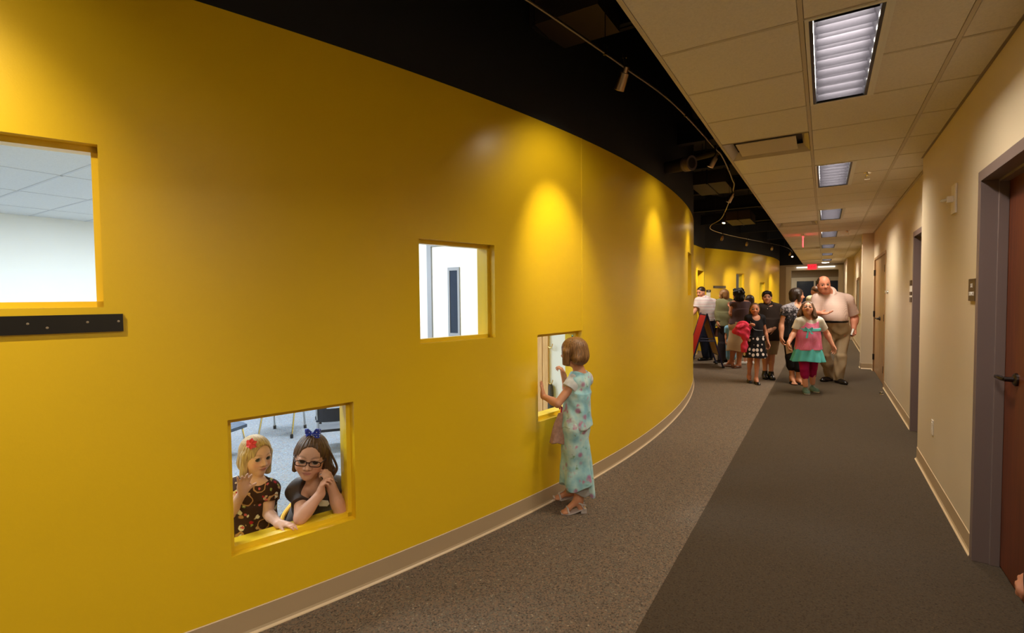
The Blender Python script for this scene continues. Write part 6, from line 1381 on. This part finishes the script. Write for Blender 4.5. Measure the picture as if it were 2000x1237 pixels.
def woman_sage():
    w = 11.1
    J = dict(neck=W(1415, 585, w), chest=W(1416, 600, w), belly=W(1416, 617, w), pelvis=W(1417, 637, w), shL=W(1405, 592, w), shR=W(1428, 592, w), elL=W(1402, 613, w), wrL=W(1402, 629, w-.05), elR=W(1430, 613, w+.04), wrR=W(1426, 626, w+.15))
    legs_from(J, w, (1412, 641, w), (1422, 641, w), (1411, 672, w), (1421, 672, w+.05), (1409, 704, w), (1420, 702, w+.1))
    P = Person('woman in a sage green shirt and dark trousers seen from behind', J, (W(1413, 576, w), .232, vd(-.6, -.75, -.1), 0), (-1.92, 11.85, 0), .006, SK1, S=.97)
    P.build_head(); P.build_body(chest=(.165, .12, .19), belly=(.155, .12, .17), pelvis=(.18, .135, .15), torso_ang=.3, arm=(.05, .04, .03), leg=(.09, .06, .038))
    P.toes = {'L': vd(-1, .1), 'R': vd(-.8, -.4)}
    P.hand('L', vd(0, .1, -1), vd(.8, .2, 0), 1, .17); P.hand('R', vd(-.4, -.6, .2), vd(0, 0, 1), 1, .17)
    P.skin_mesh(zcut=.05); P.eyes()
    P.cloth('shirt', 'sage', [(['torso'], .02, {}, [(W(1417, 636, w), (0, 0, -1))]), (['uaL', 'uaR'], .022, {}, []), (['faL', 'faR'], .018, {'faL': .9, 'faR': .9}, [])], prims=[(('skirt', W(1416, 612, w), (.16, .13), W(1417, 636, w), (.20, .16), math.atan2(RH[1], RH[0]), 5, .01, .004, 0), .06)], fold=(.009, 15)); collar(P, 'sage', .072, tilt=vd(-.5, -.6))
    P.cloth('trousers', 'dark_trouser', [(['torso'], .014, {}, [(W(1417, 630, w), (0, 0, 1))]), (['thL', 'thR'], .026, {}, []), (['shL', 'shR'], .042, {}, [])], cuts=[((0, 0, .06), (0, 0, -1))], fold=(.006, 12))
    P.hair(H_['light_brown_hair'], BOB, [('e', (0, .53, -.05), (.30, .41, .46))], amp=.008, freq=18)
    for q in 'LR': shoe(P, q, P.toes[q], .24, 'shoe_black', .042, .05)
woman_sage()

def woman_skirt():
    w = 10.3
    J = dict(neck=W(1444, 590, w), chest=W(1447, 604, w), belly=W(1446, 620, w), pelvis=W(1443, 637, w), shL=W(1432, 594, w), shR=W(1460, 594, w), elL=W(1428, 614, w), wrL=W(1428, 600, w+.24), elR=W(1464, 614, w+.05), wrR=W(1456, 620, w+.24))
    legs_from(J, w, (1437, 642, w), (1449, 642, w), (1433, 677, w+.02), (1446, 677, w), (1429, 704, w+.1), (1443, 712, w))
    P = Person('woman with black curly hair in a plum sleeveless top and beige skirt', J, (W(1441, 576, w), .235, vd(-.35, -.85, -.1), 0), (-1.45, 11.2, 0), .006, SK2, S=1.0)
    P.build_head(); P.build_body(chest=(.175, .125, .19), belly=(.16, .125, .17), pelvis=(.19, .14, .15), arm=(.054, .042, .032), leg=(.09, .062, .04), calf=.052)
    P.toes = {'L': vd(-.4, -.5), 'R': vd(-.8, .3)}
    for q in 'LR': P.hand(q, vd(0, -.8, .3), vd(0, 0, 1), 1, .17); P.foot(q, P.toes[q], .22)
    P.skin_mesh(); P.eyes(); ang = math.atan2(RH[1], RH[0])
    P.cloth('sleeveless_top', 'plum', [(['torso'], .016, {}, [(W(1446, 632, w), (0, 0, -1)), (P.J['neck']+UP*.01, (0, 0, 1))])], prims=[(('skirt', W(1447, 606, w), (.165, .13), W(1446, 633, w), (.185, .15), ang, 5, .006, .003, 0), .05)], fold=(.006, 15))
    P.cloth('skirt', 'beige_skirt', [(['torso'], .016, {}, [(W(1446, 628, w), (0, 0, 1)), (W(1446, 655, w), (0, 0, -1))])], prims=[(('skirt', W(1445, 630, w), (.18, .15), W(1440, 685, w), (.21, .19), ang, 3, .012, .012, 1.5), .02)], fold=(.004, 12))
    rs = np.random.RandomState(4); prims = [('e', (0, -.10, .10), (.42, .46, .44)), ('e', (0, -.22, -.25), (.44, .30, .38))]
    for k in range(26):
        a = rs.uniform(-2.6, 2.6); z = rs.uniform(-.55, .5); r = .36+.06*rs.rand(); prims.append(('e', (r*math.sin(a)*math.sqrt(max(.2, 1-(z/.62)**2)), -.08-r*1.1*math.cos(a)*math.sqrt(max(.2, 1-(z/.62)**2)), z), (.13, .13, .13), .05))
    P.hair(H_['black_hair'], prims, [('e', (0, .56, -.08), (.28, .40, .42))], amp=.02, freq=14)
    for q in 'LR': shoe(P, q, P.toes[q], .24, 'brown_leather', .042, .035, nm='flat_shoe')
woman_skirt()

def hidden_child(lab, px, w, ztop, hairm, shirt, legm, skin, foot_px, loc):
    y0 = W(px, 600, w)[2]; zz = lambda z: 600+(y0-z)/w*FPX
    H0 = ztop; J = dict(neck=W(px, zz(H0*.83), w), chest=W(px, zz(H0*.74), w), belly=W(px, zz(H0*.63), w), pelvis=W(px, zz(H0*.52), w))
    S = H0/1.7
    for q, sg in (('L', -1), ('R', 1)):
        c = J['neck']; J['sh'+q] = c+RH*sg*.15*S-UP*.03*S; J['el'+q] = c+RH*sg*.19*S-UP*.32*S; J['wr'+q] = c+RH*sg*.20*S-UP*.55*S-FH*.05*S
        p = J['pelvis']; J['hip'+q] = p+RH*sg*.08*S; J['kn'+q] = np.array([*(p+RH*sg*.085*S)[:2], .27*H0]); J['an'+q] = np.array([*(p+RH*sg*.09*S)[:2], .05*H0])
    P = Person(lab, J, (W(px, zz(H0*.935), w), .13*H0+.02, vd(-.3, -.9), 0), loc, .0085, skin, S=S, child=True)
    P.build_head(); P.build_body(); P.toes = {'L': vd(-.5, -.5), 'R': vd(.2, -.8)}
    for q in 'LR': P.hand(q, vd(0, .1, -1), vd(.8*(1 if q == 'L' else -1), .2, 0), 1 if q == 'L' else -1, .15*S/.9)
    P.skin_mesh(zcut=.05); P.eyes()
    P.cloth('shirt', shirt, [(['torso'], .016, {}, [(J['pelvis']-UP*.08*S, (0, 0, -1))]), (['uaL', 'uaR'], .02, {'uaL': .7, 'uaR': .7}, [])], fold=(.005, 18))
    P.cloth('trousers', legm, [(['torso'], .012, {}, [(J['pelvis']+UP*.06*S, (0, 0, 1))]), (['thL', 'thR'], .022, {}, []), (['shL', 'shR'], .024, {'shL': .45, 'shR': .45}, [])], fold=(.005, 14))
    P.hair(H_[hairm], BOB if ztop < 1.5 else SHORT, [('e', (0, .53, -.05), (.32, .41, .46))], amp=.008)
    for q in 'LR': shoe(P, q, P.toes[q], .22*S/.9, 'shoe_white', .04*S/.9, .06)
    return P
hidden_child('dark haired girl mostly hidden behind the woman in the plum top', 1463, 10.75, 1.47, 'dark_brown_hair', 'coral', 'dark_trouser', SK3, None, (-1.2, 11.7, 0))
hidden_child('small child in light blue half hidden between the sage shirt and beige skirt', 1428, 10.62, .98, 'brown_hair', 'light_blue', 'light_blue', SK3, None, (-1.7, 11.4, 0))
def bystander():
    w = 1.0
    J = dict(neck=W(2190, 760, w), chest=W(2190, 860, w), belly=W(2190, 1010, w), pelvis=W(2190, 1160, w), shL=W(2115, 800, w), shR=W(2265, 800, w), elL=W(2105, 1090, 1.10), wrL=W(2072, 1140, 1.25), elR=W(2285, 1080, w), wrR=W(2285, 1300, w))
    for q, sg in (('L', -1), ('R', 1)):
        J['hip'+q] = J['pelvis']+RH*sg*.075; J['kn'+q] = np.array([*(J['pelvis']+RH*sg*.075)[:2], .36]); J['an'+q] = np.array([*(J['pelvis']+RH*sg*.08)[:2], .065])
    P = Person('person whose knuckles just show in front of the mahogany door', J, (W(2190, 640, w), .205, vd(-.3, -1), 0), (.50, 1.48, 0), .007, SK2, S=.82, child=True)
    P.build_head(); P.build_body(); P.toes = {'L': vd(-.2, -1), 'R': vd(.1, -1)}
    P.hand('L', vd(-.9, -.3, -.1), vd(.2, -.5, -1), 1, .125, (.8, .9, 1, 1), .6); P.hand('R', vd(0, .1, -1), vd(-.8, .2, 0), 1, .15)
    P.skin_mesh(zcut=.05); P.eyes()
    P.cloth('shirt', 'black_cloth', [(['torso'], .016, {}, [(J['pelvis']-UP*.05, (0, 0, -1))]), (['uaL', 'uaR'], .02, {'uaL': .6, 'uaR': .6}, [])], fold=(.005, 18))
    P.cloth('trousers', 'dark_trouser', [(['torso'], .012, {}, [(J['pelvis']+UP*.04, (0, 0, 1))]), (['thL', 'thR'], .02, {}, []), (['shL', 'shR'], .024, {}, [])], cuts=[((0, 0, .04), (0, 0, -1))], fold=(.005, 14))
    P.hair(H_['brown_hair'], SHORT, [('e', (0, .53, -.05), (.36, .41, .50))], amp=.006)
    for q in 'LR': shoe(P, q, P.toes[q], .21, 'shoe_black', .04, .06)
bystander()
hidden_child('person in a cream shirt walking away behind the big man', 1592, 12.9, 1.68, 'brown_hair', 'cream_shirt', 'dark_trouser', SK2, None, (-.2, 15.0, 0))
